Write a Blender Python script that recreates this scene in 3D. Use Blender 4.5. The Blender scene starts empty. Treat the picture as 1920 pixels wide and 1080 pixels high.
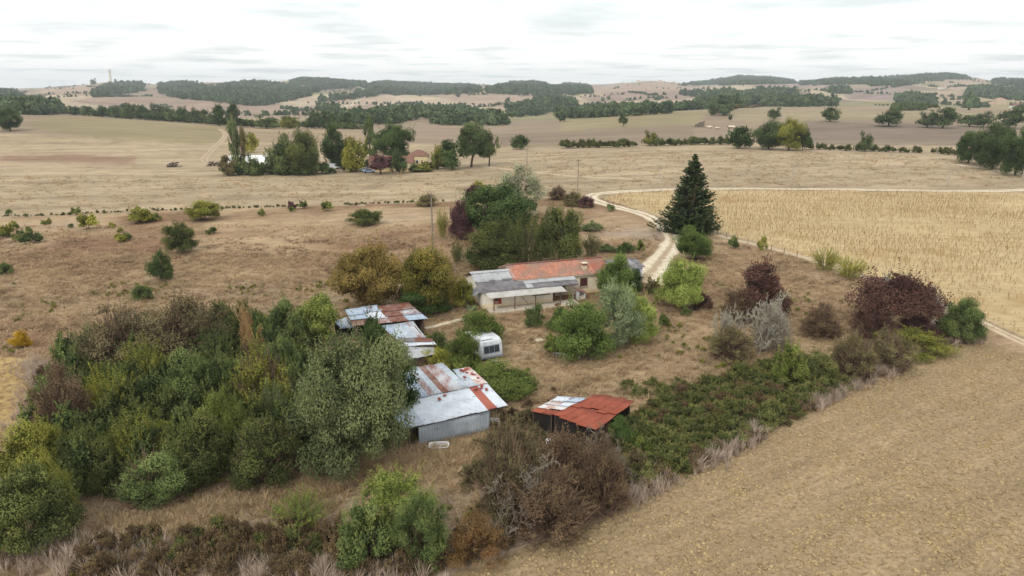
import bpy, math, random
import numpy as np
R = math.radians
scene = bpy.context.scene
col = scene.collection

# ------------------------------------------------------------------ camera, sky, sun, exposure
CAM_H, PITCH, FPX = 30.0, R(16.3), 1333.33
K = CAM_H / 26.0
cam = bpy.data.cameras.new('camera')
cam.sensor_width = 36.0; cam.lens = 25.0; cam.clip_start = 0.5; cam.clip_end = 40000
camo = bpy.data.objects.new('camera', cam); col.objects.link(camo)
camo.location = (0, 0, CAM_H); camo.rotation_euler = (math.pi/2 - PITCH, 0, 0)
scene.camera = camo
SUN_EL, SUN_AZ = R(43), R(-30)      # the sun stands high, left of and behind the camera, behind thin cloud
world = bpy.data.worlds.new('World'); scene.world = world; world.use_nodes = True

def build_world():
    nt = world.node_tree; n = nt.nodes; l = nt.links
    for x in list(n): n.remove(x)
    out = n.new('ShaderNodeOutputWorld')
    sky = n.new('ShaderNodeTexSky'); sky.sky_type = 'NISHITA'; sky.sun_disc = False
    sky.sun_elevation = SUN_EL; sky.sun_rotation = R(180) + R(30); sky.altitude = 150
    bg1 = n.new('ShaderNodeBackground'); bg1.inputs[1].default_value = 0.12
    l.new(sky.outputs[0], bg1.inputs[0])
    tc = n.new('ShaderNodeTexCoord'); sp = n.new('ShaderNodeSeparateXYZ')
    l.new(tc.outputs['Generated'], sp.inputs[0])
    def M(op, a=None, b=None):
        m = n.new('ShaderNodeMath'); m.operation = op
        for i, v in enumerate((a, b)):
            if v is None: continue
            if isinstance(v, (int, float)): m.inputs[i].default_value = v
            else: l.new(v, m.inputs[i])
        return m.outputs[0]
    z = M('MAXIMUM', sp.outputs[2], 0.0)
    zz = M('ADD', z, 0.06)
    cx, cy = M('DIVIDE', sp.outputs[0], zz), M('DIVIDE', sp.outputs[1], zz)
    cb = n.new('ShaderNodeCombineXYZ'); l.new(cx, cb.inputs[0]); l.new(cy, cb.inputs[1])
    nz = n.new('ShaderNodeTexNoise'); nz.inputs['Scale'].default_value = 0.95
    nz.inputs['Detail'].default_value = 6; nz.inputs['Roughness'].default_value = 0.52
    mp = n.new('ShaderNodeMapping'); mp.inputs['Scale'].default_value = (0.85, 0.9, 1); mp.inputs['Location'].default_value = (3.1, 8.6, 0)
    l.new(cb.outputs[0], mp.inputs[0]); l.new(mp.outputs[0], nz.inputs['Vector'])
    rp = n.new('ShaderNodeValToRGB'); e = rp.color_ramp.elements
    e[0].position = 0.26; e[0].color = (0.80, 0.86, 0.86, 1)
    e[1].position = 0.50; e[1].color = (1.16, 1.18, 1.17, 1)
    x = e.new(0.38); x.color = (0.95, 1.0, 0.995, 1)
    l.new(nz.outputs[0], rp.inputs[0])
    bg2 = n.new('ShaderNodeBackground'); bg2.inputs[1].default_value = 1.0
    l.new(rp.outputs[0], bg2.inputs[0])
    l.new(M('ADD', M('MULTIPLY', z, 0.40), 0.96), bg2.inputs[1])     # an overcast sky is brighter overhead than at the horizon
    mix = n.new('ShaderNodeMixShader'); mix.inputs[0].default_value = 0.9
    l.new(bg1.outputs[0], mix.inputs[1]); l.new(bg2.outputs[0], mix.inputs[2])
    l.new(mix.outputs[0], out.inputs[0])
build_world()
sun = bpy.data.lights.new('sun', 'SUN'); sun.energy = 1.5; sun.angle = R(10); sun.color = (1.0, 0.95, 0.87)
suno = bpy.data.objects.new('sun', sun); col.objects.link(suno)
suno.rotation_euler = (math.pi/2 - SUN_EL, 0, SUN_AZ)
vs = scene.view_settings
vs.view_transform = 'Standard'; vs.look = 'None'; vs.gamma = 1.0; vs.use_curve_mapping = False
vs.exposure = 0.0
scene.cycles.use_denoising = True; scene.cycles.denoiser = 'OPENIMAGEDENOISE'; scene.cycles.denoising_input_passes = 'RGB_ALBEDO_NORMAL'; scene.cycles.denoising_prefilter = 'ACCURATE'
scene.cycles.max_bounces = 5; scene.cycles.diffuse_bounces = 3; scene.cycles.transmission_bounces = 4
scene.cycles.transparent_max_bounces = 6; scene.cycles.volume_bounces = 0

# ------------------------------------------------------------------ helpers
rng = np.random.default_rng(7)
random.seed(7)

def hash2(i, j, s):
    h = (i.astype(np.int64)*374761393 + j.astype(np.int64)*668265263 + s*974634777) & 0x7fffffff
    h = ((h ^ (h >> 13)) * 1274126177) & 0x7fffffff
    return ((h ^ (h >> 16)) & 0xffffff) / float(0xffffff)
def vnoise(x, y, s=0):
    xi, yi = np.floor(x), np.floor(y); fx, fy = x-xi, y-yi
    fx = fx*fx*(3-2*fx); fy = fy*fy*(3-2*fy)
    a, b = hash2(xi, yi, s), hash2(xi+1, yi, s); c, d = hash2(xi, yi+1, s), hash2(xi+1, yi+1, s)
    return (a*(1-fx)+b*fx)*(1-fy) + (c*(1-fx)+d*fx)*fy
def fbm(x, y, s=0, o=4):
    v = 0; a = 0.5; t = 0
    for k in range(o):
        v = v + a*vnoise(x*2**k+17.3*k, y*2**k-9.1*k, s+k); t += a; a *= 0.5
    return v/t

def mesh_np(name, verts, faces, mats=(), smooth=False, attrs=None, mat_idx=None):
    """faces: array (n,k) or list of such arrays"""
    me = bpy.data.meshes.new(name)
    verts = np.asarray(verts, dtype=np.float32)
    if not isinstance(faces, list): faces = [faces]
    faces = [np.asarray(f, dtype=np.int32) for f in faces if len(f)]
    me.vertices.add(len(verts)); me.vertices.foreach_set('co', verts.ravel())
    if faces:
        tot = np.concatenate([np.full(len(f), f.shape[1], np.int32) for f in faces])
        idx = np.concatenate([f.ravel() for f in faces])
        st = np.concatenate([[0], np.cumsum(tot)[:-1]]).astype(np.int32)
        me.loops.add(len(idx)); me.loops.foreach_set('vertex_index', idx)
        me.polygons.add(len(tot)); me.polygons.foreach_set('loop_start', st)
        me.polygons.foreach_set('loop_total', tot)
        if smooth: me.polygons.foreach_set('use_smooth', np.ones(len(tot), bool))
        if mat_idx is not None: me.polygons.foreach_set('material_index', np.asarray(mat_idx, np.int32))
    for m in mats: me.materials.append(m)
    for k, (dom, typ, dat) in (attrs or {}).items():
        at = me.attributes.new(k, typ, dom)
        dat = np.asarray(dat, np.float32 if typ != 'INT' else np.int32)
        at.data.foreach_set({'FLOAT': 'value', 'INT': 'value', 'FLOAT_COLOR': 'color', 'FLOAT_VECTOR': 'vector'}[typ], dat.ravel())
    me.update(calc_edges=True); me.validate()
    return me

def link(name, me, parent=None, loc=(0,0,0), rot=(0,0,0), scale=(1,1,1), mat=None):
    o = bpy.data.objects.new(name, me); col.objects.link(o)
    o.location = loc; o.rotation_euler = rot; o.scale = scale
    if parent is not None: o.parent = parent
    if mat is not None and me is not None:
        if not me.materials: me.materials.append(mat)
        o.material_slots[0].link = 'OBJECT'; o.material_slots[0].material = mat
    return o
def tag(o, label=None, cat=None, group=None, kind=None):
    if label: o['label'] = label
    if cat: o['category'] = cat
    if group: o['group'] = group
    if kind: o['kind'] = kind
    return o
def empty(name, loc=(0,0,0), rz=0.0):
    o = bpy.data.objects.new(name, None); col.objects.link(o)
    o.location = loc; o.rotation_euler = (0, 0, rz); o.empty_display_size = 0.2
    return o

class MB:
    """collects shapes into one mesh"""
    def __init__(s): s.v = []; s.f = []
    def quad(s, a, b, c, d):
        n = len(s.v); s.v += [a, b, c, d]; s.f.append((n, n+1, n+2, n+3)); return s
    def box(s, x0, y0, z0, x1, y1, z1):
        n = len(s.v)
        s.v += [(x0,y0,z0),(x1,y0,z0),(x1,y1,z0),(x0,y1,z0),(x0,y0,z1),(x1,y0,z1),(x1,y1,z1),(x0,y1,z1)]
        s.f += [(n,n+3,n+2,n+1),(n+4,n+5,n+6,n+7),(n,n+1,n+5,n+4),(n+1,n+2,n+6,n+5),(n+2,n+3,n+7,n+6),(n+3,n,n+4,n+7)]
        return s
    def prism(s, poly, axis, a, b):
        """poly: 2d points in the plane across axis, extruded from a to b along axis"""
        n = len(s.v); k = len(poly)
        def mk(p, t):
            return {'x': (t, p[0], p[1]), 'y': (p[0], t, p[1]), 'z': (p[0], p[1], t)}[axis]
        s.v += [mk(p, a) for p in poly] + [mk(p, b) for p in poly]
        s.f.append(tuple(range(n+k-1, n-1, -1))); s.f.append(tuple(range(n+k, n+2*k)))
        for i in range(k):
            j = (i+1) % k; s.f.append((n+i, n+j, n+k+j, n+k+i))
        return s
    def tube(s, pts, rad, n=6, cap=True):
        pts = [np.array(p, float) for p in pts]
        if not hasattr(rad, '__len__'): rad = [rad]*len(pts)
        base = len(s.v)
        for i, p in enumerate(pts):
            d = pts[min(i+1, len(pts)-1)] - pts[max(i-1, 0)]; d = d/ (np.linalg.norm(d)+1e-9)
            a = np.cross(d, (0.3, 0.2, 1) if abs(d[2]) < .9 else (1, 0, 0)); a /= np.linalg.norm(a); b = np.cross(d, a)
            for k in range(n):
                t = 2*math.pi*k/n
                s.v.append(tuple(p + rad[i]*(math.cos(t)*a + math.sin(t)*b)))
        for i in range(len(pts)-1):
            for k in range(n):
                q = (k+1) % n
                s.f.append((base+i*n+k, base+i*n+q, base+(i+1)*n+q, base+(i+1)*n+k))
        if cap:
            s.f.append(tuple(base+k for k in range(n-1, -1, -1))); e = base+(len(pts)-1)*n
            s.f.append(tuple(e+k for k in range(n)))
        return s
    def lathe(s, prof, n=12, c=(0,0)):
        base = len(s.v)
        for r, z in prof:
            for k in range(n):
                t = 2*math.pi*k/n; s.v.append((c[0]+r*math.cos(t), c[1]+r*math.sin(t), z))
        for i in range(len(prof)-1):
            for k in range(n):
                q = (k+1) % n; s.f.append((base+i*n+k, base+i*n+q, base+(i+1)*n+q, base+(i+1)*n+k))
        s.f.append(tuple(base+k for k in range(n-1, -1, -1))); e = base+(len(prof)-1)*n
        s.f.append(tuple(e+k for k in range(n)))
        return s
    def mesh(s, name='shape', smooth=False, mat=None):
        me = bpy.data.meshes.new(name); me.from_pydata([tuple(map(float, p)) for p in s.v], [], s.f)
        if smooth: me.polygons.foreach_set('use_smooth', np.ones(len(me.polygons), bool))
        if mat: me.materials.append(mat)
        me.update(); return me
    def build(s, name, mat, parent=None, smooth=False, **kw):
        return link(name, s.mesh(name, smooth, mat), parent, **kw)

# ------------------------------------------------------------------ materials
def srgb(r, g, b):
    f = lambda c: ((c/255)/12.92 if c/255 <= 0.04045 else ((c/255+0.055)/1.055)**2.4)
    return (f(r), f(g), f(b), 1)
class NT:
    def __init__(s, name):
        s.m = bpy.data.materials.new(name); s.m.use_nodes = True; s.n = s.m.node_tree.nodes; s.l = s.m.node_tree.links
        s.p = s.n['Principled BSDF']; s.out = s.n['Material Output']
        s.p.inputs['Specular IOR Level'].default_value = 0.2
        s.geo = None
    def node(s, t, **kw):
        x = s.n.new(t)
        for k, v in kw.items(): setattr(x, k, v)
        return x
    def pos(s):
        if not s.geo: s.geo = s.node('ShaderNodeNewGeometry')
        return s.geo.outputs['Position']
    def obj(s):
        return s.node('ShaderNodeTexCoord').outputs['Object']
    def noise(s, scale, detail=4, rough=0.55, vec=None, stretch=None, rot=0.0):
        x = s.node('ShaderNodeTexNoise'); x.inputs['Scale'].default_value = scale
        x.inputs['Detail'].default_value = detail; x.inputs['Roughness'].default_value = rough
        vec = vec or s.pos()
        if stretch:
            m = s.node('ShaderNodeMapping', vector_type='TEXTURE'); m.inputs['Scale'].default_value = tuple(1/q for q in stretch); m.inputs['Rotation'].default_value = (0, 0, rot)
            s.l.new(vec, m.inputs[0]); vec = m.outputs[0]
        s.l.new(vec, x.inputs['Vector']); return x.outputs[0]
    def ramp(s, fac, stops):
        x = s.node('ShaderNodeValToRGB'); e = x.color_ramp.elements
        while len(e) < len(stops): e.new(0.5)
        for i, (p, c) in enumerate(stops):
            e[i].position = p; e[i].color = c if hasattr(c, '__len__') else (c, c, c, 1)
        s.l.new(fac, x.inputs[0]); return x.outputs[0]
    def mix(s, fac, a, b, mode='MIX'):
        x = s.node('ShaderNodeMix', data_type='RGBA', blend_type=mode)
        for i, v in ((0, fac), (6, a), (7, b)):
            if isinstance(v, (int, float)): x.inputs[i].default_value = v
            elif hasattr(v, 'is_linked') or hasattr(v, 'node'): s.l.new(v, x.inputs[i])
            else: x.inputs[i].default_value = v
        return x.outputs[2]
    def attr(s, name):
        x = s.node('ShaderNodeAttribute'); x.attribute_name = name; return x
    def bump(s, h, strength=0.5, dist=0.05):
        x = s.node('ShaderNodeBump'); x.inputs['Strength'].default_value = strength; x.inputs['Distance'].default_value = dist
        s.l.new(h, x.inputs['Height']); s.l.new(x.outputs[0], s.p.inputs['Normal'])
    def col(s, c): 
        if hasattr(c, 'node'): s.l.new(c, s.p.inputs['Base Color'])
        else: s.p.inputs['Base Color'].default_value = c
    def rough(s, r): s.p.inputs['Roughness'].default_value = r

def simple(name, c, rough=0.8, var=0.25, scale=3.0, metallic=0.0):
    t = NT(name); t.rough(rough); t.p.inputs['Metallic'].default_value = metallic
    d = tuple(x*(1-var) for x in c[:3])+(1,); b = tuple(min(1, x*(1+var*0.6)) for x in c[:3])+(1,)
    t.col(t.ramp(t.noise(scale, 5, 0.6, vec=t.obj()), [(0.3, d), (0.7, b)]))
    return t.m

LEAF = {}
def leaf(key, c1, c2, transl=0.13, c3=None, var=0.14):
    """leaf colour runs from c1 to c2 by clump and leaf; c3 is an odd leaf colour"""
    t = NT('leaf_'+key); n = t.n; l = t.l
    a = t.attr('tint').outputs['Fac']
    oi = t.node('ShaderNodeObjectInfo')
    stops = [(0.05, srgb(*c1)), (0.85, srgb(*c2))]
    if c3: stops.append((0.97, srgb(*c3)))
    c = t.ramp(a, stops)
    hs = t.node('ShaderNodeHueSaturation'); l.new(c, hs.inputs['Color'])
    mr = t.node('ShaderNodeMapRange'); mr.inputs[3].default_value = 1-var; mr.inputs[4].default_value = 1+var
    l.new(oi.outputs['Random'], mr.inputs[0]); l.new(mr.outputs[0], hs.inputs['Value'])
    d = t.node('ShaderNodeBsdfDiffuse'); tr = t.node('ShaderNodeBsdfTranslucent')
    l.new(hs.outputs[0], d.inputs[0]); l.new(hs.outputs[0], tr.inputs[0])
    mx = t.node('ShaderNodeMixShader'); mx.inputs[0].default_value = transl
    l.new(d.outputs[0], mx.inputs[1]); l.new(tr.outputs[0], mx.inputs[2]); l.new(mx.outputs[0], t.out.inputs[0])
    n.remove(t.p); LEAF[key] = t.m
    return t.m

# ------------------------------------------------------------------ terrain heights
# rows: how high in the view the land lies at a given distance along a bearing (bearing as image column / 1920 px)
T_Y = np.array([20, 60, 110, 150, 200, 280, 350, 430, 500, 600, 700, 850, 1100, 1500, 2000, 2700, 3600, 5500, 12000.0])*K
T_C = np.array([-2500, -500, 0, 240, 480, 720, 960, 1200, 1440, 1680, 1920, 2400, 4400.0])
fl = lambda y: 540+FPX*math.tan(math.atan(CAM_H/y)-PITCH)
FL = [fl(y) for y in T_Y[:4]]
T_R = {   #       200  280  350  430  500  600  700  850 1100 1500 2000 2700 3600 5500 12000
    -2500: FL+[332, 281, 258, 240, 235, 228, 222, 214, 205, 190, 175, 165, 165, 163, 160],
    -500:  FL+[332, 278, 240, 206, 210, 212, 210, 206, 200, 188, 172, 160, 166, 163, 160],
    0:     FL+[332, 280, 242, 208, 214, 214, 210, 206, 200, 186, 170, 160, 166, 163, 160],
    240:   FL+[334, 284, 248, 217, 223, 222, 216, 208, 199, 186, 172, 153, 161, 163, 160],
    480:   FL+[335, 288, 260, 237, 241, 238, 232, 222, 210, 196, 180, 154, 160, 163, 160],
    720:   FL+[336, 290, 264, 248, 238, 226, 218, 221, 212, 192, 176, 161, 154, 163, 160],
    960:   FL+[334, 284, 266, 254, 246, 238, 233, 224, 210, 194, 172, 159, 154, 163, 160],
    1200:  FL+[332, 279, 258, 238, 220, 208, 214, 209, 200, 187, 172, 159, 153, 163, 160],
    1440:  FL+[332, 279, 260, 242, 222, 197, 203, 201, 196, 182, 164, 150, 148, 163, 160],
    1680:  FL+[332, 280, 260, 241, 221, 197, 206, 204, 197, 184, 164, 146, 149, 163, 160],
    1920:  FL+[332, 280, 262, 243, 226, 206, 205, 202, 196, 182, 162, 146, 150, 163, 160],
    2400:  FL+[332, 280, 262, 243, 228, 210, 208, 202, 196, 182, 162, 150, 150, 163, 160],
    4400:  FL+[332, 281, 258, 240, 230, 220, 214, 206, 200, 188, 172, 160, 160, 163, 160]}
def row2z(row, y): return CAM_H + y*math.tan(math.atan((540-row)/FPX)-PITCH)
ZT = np.array([[row2z(T_R[int(c)][j], T_Y[j]) for j in range(len(T_Y))] for c in T_C])
ZT[:, 2:4] *= 0.0; ZT[:, 0:2] = 0
CP0, SP0 = math.cos(PITCH), math.sin(PITCH)
# resample on a fine (bearing, log distance) grid and smooth
LY0, LY1, NLY = math.log(20*K), math.log(12000*K), 420
U0, U1, NU = -2.6, 2.6, 520
gl = np.linspace(LY0, LY1, NLY); gu = np.linspace(U0, U1, NU)
CU = PITCH and math.cos(PITCH)
TU = (T_C-960)/FPX*1.0
tmp = np.array([np.interp(gl, np.log(T_Y), ZT[i]) for i in range(len(T_C))])
ZG = np.array([np.interp(gu, TU, tmp[:, j]) for j in range(NLY)]).T
def blur(a, k, ax, it=3):
    for _ in range(it):
        p = np.pad(a, [(k, k) if i == ax else (0, 0) for i in range(2)], mode='edge')
        c = np.cumsum(p, axis=ax); c = np.concatenate([np.zeros_like(np.take(c, [0], ax)), c], axis=ax)
        n = a.shape[ax]; w = 2*k+1
        a = (np.take(c, np.arange(w, w+n), ax)-np.take(c, np.arange(0, n), ax))/w
    return a
ZG = blur(blur(ZG, 4, 1), 7, 0)
_gy = np.exp(gl)[None, :]; _gx = gu[:, None]*_gy
ZG += (fbm(_gx/230, _gy/230, 5, 3)-0.5) * np.clip((_gy-600)/1200, 0, 1)*34
# hills and hollows: bearing (photo column), width, distance, spread of distance, rise in photo rows
for hc, hw, hy, hs, hr_ in ((250, 80, 2500, .22, 6), (430, 120, 2200, .25, 7), (620, 75, 3000, .22, 8), (760, 60, 3300, .2, 4), (965, 75, 2600, .25, 5), (1230, 60, 3200, .2, 6), (1400, 90, 4000, .22, 11),
        (1560, 60, 2500, .2, 4), (1740, 100, 3000, .25, 9), (1890, 60, 2200, .22, 5), (120, 60, 2500, .25, -5), (340, 45, 2400, .2, -3), (860, 55, 2700, .25, -5), (1120, 60, 2700, .25, -5), (1310, 45, 3000, .25, -6), (1620, 40, 2700, .2, -4), (1830, 30, 2600, .2, -5),
        (790, 55, 660, .10, 7), (400, 150, 1500, .2, 6), (900, 110, 1700, .22, 7), (1240, 80, 1700, .22, 5), (1000, 60, 1150, .15, 6), (1470, 120, 1600, .2, 5), (1640, 60, 1700, .2, 5), (1780, 70, 1500, .2, 5), (200, 90, 1700, .2, 5), (650, 70, 1700, .2, 6), (1100, 60, 1500, .2, -5), (530, 60, 1200, .18, -4), (1330, 60, 1250, .2, -4)):
    ZG += (np.exp(-((gu-(hc-960)/FPX)/(hw/FPX))**2)[:, None]*np.exp(-((gl-math.log(hy*K))/hs)**2)[None, :])*hr_/FPX*_gy
# the skyline as it runs in the photograph, given to the last ridge
SKY_X = np.array([-900, -200, 0, 60, 150, 210, 280, 310, 380, 450, 520, 560, 620, 680, 740, 800, 870, 930, 980, 1040, 1100, 1160, 1200, 1230, 1270, 1320, 1360, 1400, 1450, 1500, 1560, 1620, 1680, 1740, 1800, 1840, 1900, 1960, 2200, 2900.0])
SKY_R = np.array([162, 163, 165, 166, 160, 154, 157, 159, 155, 154, 154, 149, 148, 154, 154, 158, 158, 159, 156, 158, 159, 156, 153, 151, 156, 155, 147, 144, 149, 154, 150, 149, 145, 141, 144, 150, 147, 150, 151, 158.0])
for _ in range(4):
    dep = _gy*CP0-(ZG-CAM_H)*SP0; rw = 540-FPX*(_gy*SP0+(ZG-CAM_H)*CP0)/dep
    msk = (_gy[0] > 700*K) & (_gy[0] < 4600*K); cur = rw[:, msk].min(1)
    want = np.interp(960+gu*FPX/CP0*0.985, SKY_X, SKY_R); dr = cur-want
    win = np.exp(-((gl-math.log(3000*K))/0.42)**2)
    ZG += blur(dr[:, None].copy(), 2, 0, 1)*win[None, :]/FPX*_gy
def hgt(x, y):
    x = np.asarray(x, float); y = np.asarray(y, float)
    yy = np.maximum(y, 20*K); u = np.clip(x/yy, U0, U1)
    a = np.clip((u-U0)/(U1-U0)*(NU-1), 0, NU-1.001); b = np.clip((np.log(yy)-LY0)/(LY1-LY0)*(NLY-1), 0, NLY-1.001)
    i, j = a.astype(int), b.astype(int); f, g = a-i, b-j
    z = (ZG[i, j]*(1-f)+ZG[i+1, j]*f)*(1-g) + (ZG[i, j+1]*(1-f)+ZG[i+1, j+1]*f)*g
    near = np.clip((260-y)/120, 0, 1)*np.clip((y-60)/60, 0.25, 1)
    return z + near*(fbm(x/14, y/14, 31, 2)-0.5)*0.7
CP, SP = math.cos(PITCH), math.sin(PITCH)
def ray(px, py):
    u, v = (px-960)/FPX, (540-py)/FPX
    return np.array((u, CP+v*SP, -SP+v*CP))
def G(px, py, a=0.0):
    """the place on the land (raised by a) seen at this point of the photograph"""
    d = ray(px, py); lo, hi = 15.0, 20000.0; t = TT
    for _ in range(3):
        x, y, z = d[0]*t, d[1]*t, CAM_H+d[2]*t
        hit = np.nonzero(z <= hgt(x, y)+a)[0]
        if not len(hit): t = np.array([4000.0*K]); break
        k = hit[0]; lo, hi = t[max(k-1, 0)], t[k]; t = np.linspace(lo, hi, 48)
    p = d*t[-1]
    return np.array((p[0], p[1], float(hgt(p[0], p[1]))))
TT = np.exp(np.linspace(math.log(15), math.log(20000), 620))
def Z(px, py, z):
    """point of the horizontal plane z seen at this point of the photograph"""
    d = ray(px, py); t = (z-CAM_H)/d[2]; return np.array((d[0]*t, d[1]*t, z))
def mpp(p):
    """metres per photo pixel at p"""
    return (p[1]*CP-(p[2]-CAM_H)*SP)/FPX
def proj(x, y, z):
    dep = y*CP-(z-CAM_H)*SP; v = y*SP+(z-CAM_H)*CP
    return 960+FPX*x/dep, 540-FPX*v/dep
def inpoly(x, y, poly):
    x = np.asarray(x); y = np.asarray(y); r = np.zeros(x.shape, bool); n = len(poly)
    for i in range(n):
        x0, y0 = poly[i]; x1, y1 = poly[(i+1) % n]
        if y0 == y1: continue
        c = ((y0 > y) != (y1 > y)) & (x < (x1-x0)*(y-y0)/(y1-y0)+x0)
        r ^= c
    return r
def gpoly(pts): return [tuple(G(px, py)[:2]) for px, py in pts]

# ------------------------------------------------------------------ land sheet, split by field
PLOUGH = gpoly([(700, 1140), (845, 1078), (960, 1035), (1100, 985), (1200, 935), (1300, 890), (1400, 835), (1500, 782), (1590, 737), (1680, 695), (1765, 655), (1850, 640), (1990, 690)]) + [(95, 45), (60, 20)]
SUNFL = gpoly([(1130, 372), (1170, 362), (1270, 357.5), (1500, 357), (1700, 360), (1905, 361.5), (2150, 357), (2500, 420), (2200, 720), (1920, 632), (1830, 592), (1750, 562), (1640, 520), (1530, 484), (1400, 449), (1335, 431), (1268, 416), (1232, 402), (1190, 390)])
STRAW = gpoly([(-260, 660), (-60, 664), (50, 672), (75, 690), (62, 730), (30, 790), (-10, 850), (-300, 900)])
MEADOW = gpoly([(-500, 424), (-200, 415), (0, 409), (240, 398), (430, 392), (640, 386), (830, 379), (1000, 374), (1095, 366), (1130, 372), (1190, 392), (1260, 420), (1330, 435), (1530, 487), (1750, 566), (1920, 640), (1990, 690), (1850, 642), (1765, 657), (1590, 739), (1400, 837), (1200, 937), (960, 1037), (700, 1142)]) + [(-10, 25), (-60, 25), (-200, 60)]

ny1 = 430
ys = 1/np.linspace(1/24.0, 1/(330.0), ny1)
ys = np.concatenate([[5, 12, 18], ys, np.exp(np.linspace(math.log(332), math.log(5300), 225))])
us = np.concatenate([np.linspace(-1.7, -0.84, 22)[:-1], np.linspace(-0.84, 0.84, 600), np.linspace(0.84, 1.7, 22)[1:]])
GX = us[:, None]*np.maximum(ys, 5)[None, :]; GX[:, :3] = us[:, None]*24; GY = np.repeat(ys[None, :], len(us), 0)
GZ = hgt(GX, GY)
nU, nY = GX.shape
vid = np.arange(nU*nY).reshape(nU, nY)
quads = np.stack([vid[:-1, :-1], vid[1:, :-1], vid[1:, 1:], vid[:-1, 1:]], -1).reshape(-1, 4)
cxm = (GX[:-1, :-1]+GX[1:, 1:]).ravel()/2; cym = (GY[:-1, :-1]+GY[1:, 1:]).ravel()/2
V = np.stack([GX.ravel(), GY.ravel(), GZ.ravel()], -1)
zone = np.full(len(quads), 3)                              # 3 stubble and far fields
zone[inpoly(cxm, cym, MEADOW)] = 0
zone[inpoly(cxm, cym, SUNFL)] = 2
zone[inpoly(cxm, cym, STRAW)] = 4
zone[inpoly(cxm, cym, PLOUGH)] = 1
zone[(zone == 3) & (cym > 330*K)] = 5

# real soil and crop colours of the far fields, by plot
def cvar(base, X, Y, s, amp, seed):
    n = fbm(X/s, Y/s, seed, 4)[..., None]
    return np.asarray(base)[None, :]*(1+amp*(n-0.5)*2)
L3 = lambda *c: np.array(srgb(*c)[:3])
PX, PY = proj(V[:, 0], V[:, 1], V[:, 2])
C = cvar(L3(190, 168, 136), V[:, 0], V[:, 1], 40, 0.20, 3)
yy = V[:, 1]
far = yy > 330*K
_r = np.random.default_rng(77); SEEDS = np.stack([_r.uniform(-3600, 3600, 420), _r.uniform(650, 5200, 420)], 1)
def cells(x, y):
    """nearest field and how far its edge is"""
    wx = x+60*(fbm(x/300, y/300, 71, 2)-.5); wy = (y+60*(fbm(x/300, y/300, 72, 2)-.5))
    b1 = np.full(len(x), 1e12); b2 = b1.copy(); i1 = np.zeros(len(x), int)
    for k, (sx, sy) in enumerate(SEEDS):
        d = (wx-sx)**2+((wy-sy)*0.8)**2; m = d < b1
        b2 = np.where(m, b1, np.minimum(b2, d)); i1[m] = k; b1 = np.where(m, d, b1)
    return i1, np.sqrt(b2)-np.sqrt(b1)
FC = np.array([L3(188, 164, 138), L3(166, 144, 126), L3(200, 176, 148), L3(152, 132, 116), L3(180, 162, 126), L3(206, 182, 154), L3(160, 148, 114)])
ci, _ = cells(V[far, 0], V[far, 1])
C[far] = cvar(np.ones(3), V[far, 0], V[far, 1], 200, 0.10, 9)*FC[_r.integers(0, len(FC), len(SEEDS))[ci]]*np.array((0.965, 1.0, 0.97))
midf = far & (yy < 640*K); C[midf] = cvar(L3(164, 144, 120), V[midf, 0], V[midf, 1], 90, 0.12, 9)
PLOTS = [   # colour, outline of the plot, nearest and farthest distance
    ((160, 146, 108), [(60, 222), (120, 213), (250, 224), (420, 236), (430, 262), (380, 272), (200, 262), (60, 240)], 250, 480),
    ((158, 124, 104), [(0, 292), (130, 290), (260, 296), (250, 306), (60, 304), (0, 303)], 180, 330),
    ((172, 150, 122), [(430, 236), (700, 240), (700, 262), (430, 268)], 330, 600),
    ((150, 132, 110), [(880, 252), (1300, 236), (1300, 268), (1050, 276), (930, 276)], 290, 520),
    ((162, 148, 112), [(1060, 212), (1200, 206), (1330, 210), (1310, 230), (1050, 246)], 430, 650),
    ((138, 122, 108), [(1500, 226), (1900, 238), (1900, 275), (1520, 272)], 300, 480),
    ((168, 152, 122), [(1340, 200), (1900, 212), (1900, 228), (1380, 226)], 430, 620),
    ((180, 158, 134), [(1320, 190), (1900, 196), (1900, 206), (1320, 198)], 560, 700),
    ((172, 148, 128), [(130, 190), (300, 165), (560, 200), (700, 190), (720, 225), (430, 230), (200, 200)], 800, 2400),
    ((186, 160, 136), [(60, 168), (190, 160), (230, 172), (130, 182)], 1200, 3200),
    ((182, 158, 136), [(800, 172), (1000, 166), (1090, 190), (940, 206), (850, 190)], 900, 2600),
    ((186, 160, 138), [(1100, 158), (1340, 150), (1300, 172), (1100, 178)], 1200, 4000),
    ((170, 146, 130), [(1130, 172), (1290, 170), (1290, 188), (1130, 190)], 900, 2600),
    ((176, 152, 132), [(1390, 152), (1560, 148), (1680, 160), (1440, 172)], 1200, 4000),
    ((164, 144, 132), [(1570, 166), (1700, 160), (1690, 190), (1590, 186)], 900, 2600),
    ((188, 164, 140), [(1740, 150), (1850, 146), (1900, 158), (1790, 170)], 1200, 4000),
    ((188, 164, 138), [(1750, 170), (1860, 178), (1820, 196), (1720, 194)], 800, 2400),
    ((192, 168, 142), [(560, 186), (720, 172), (740, 186), (650, 204)], 900, 2600)]
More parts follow.
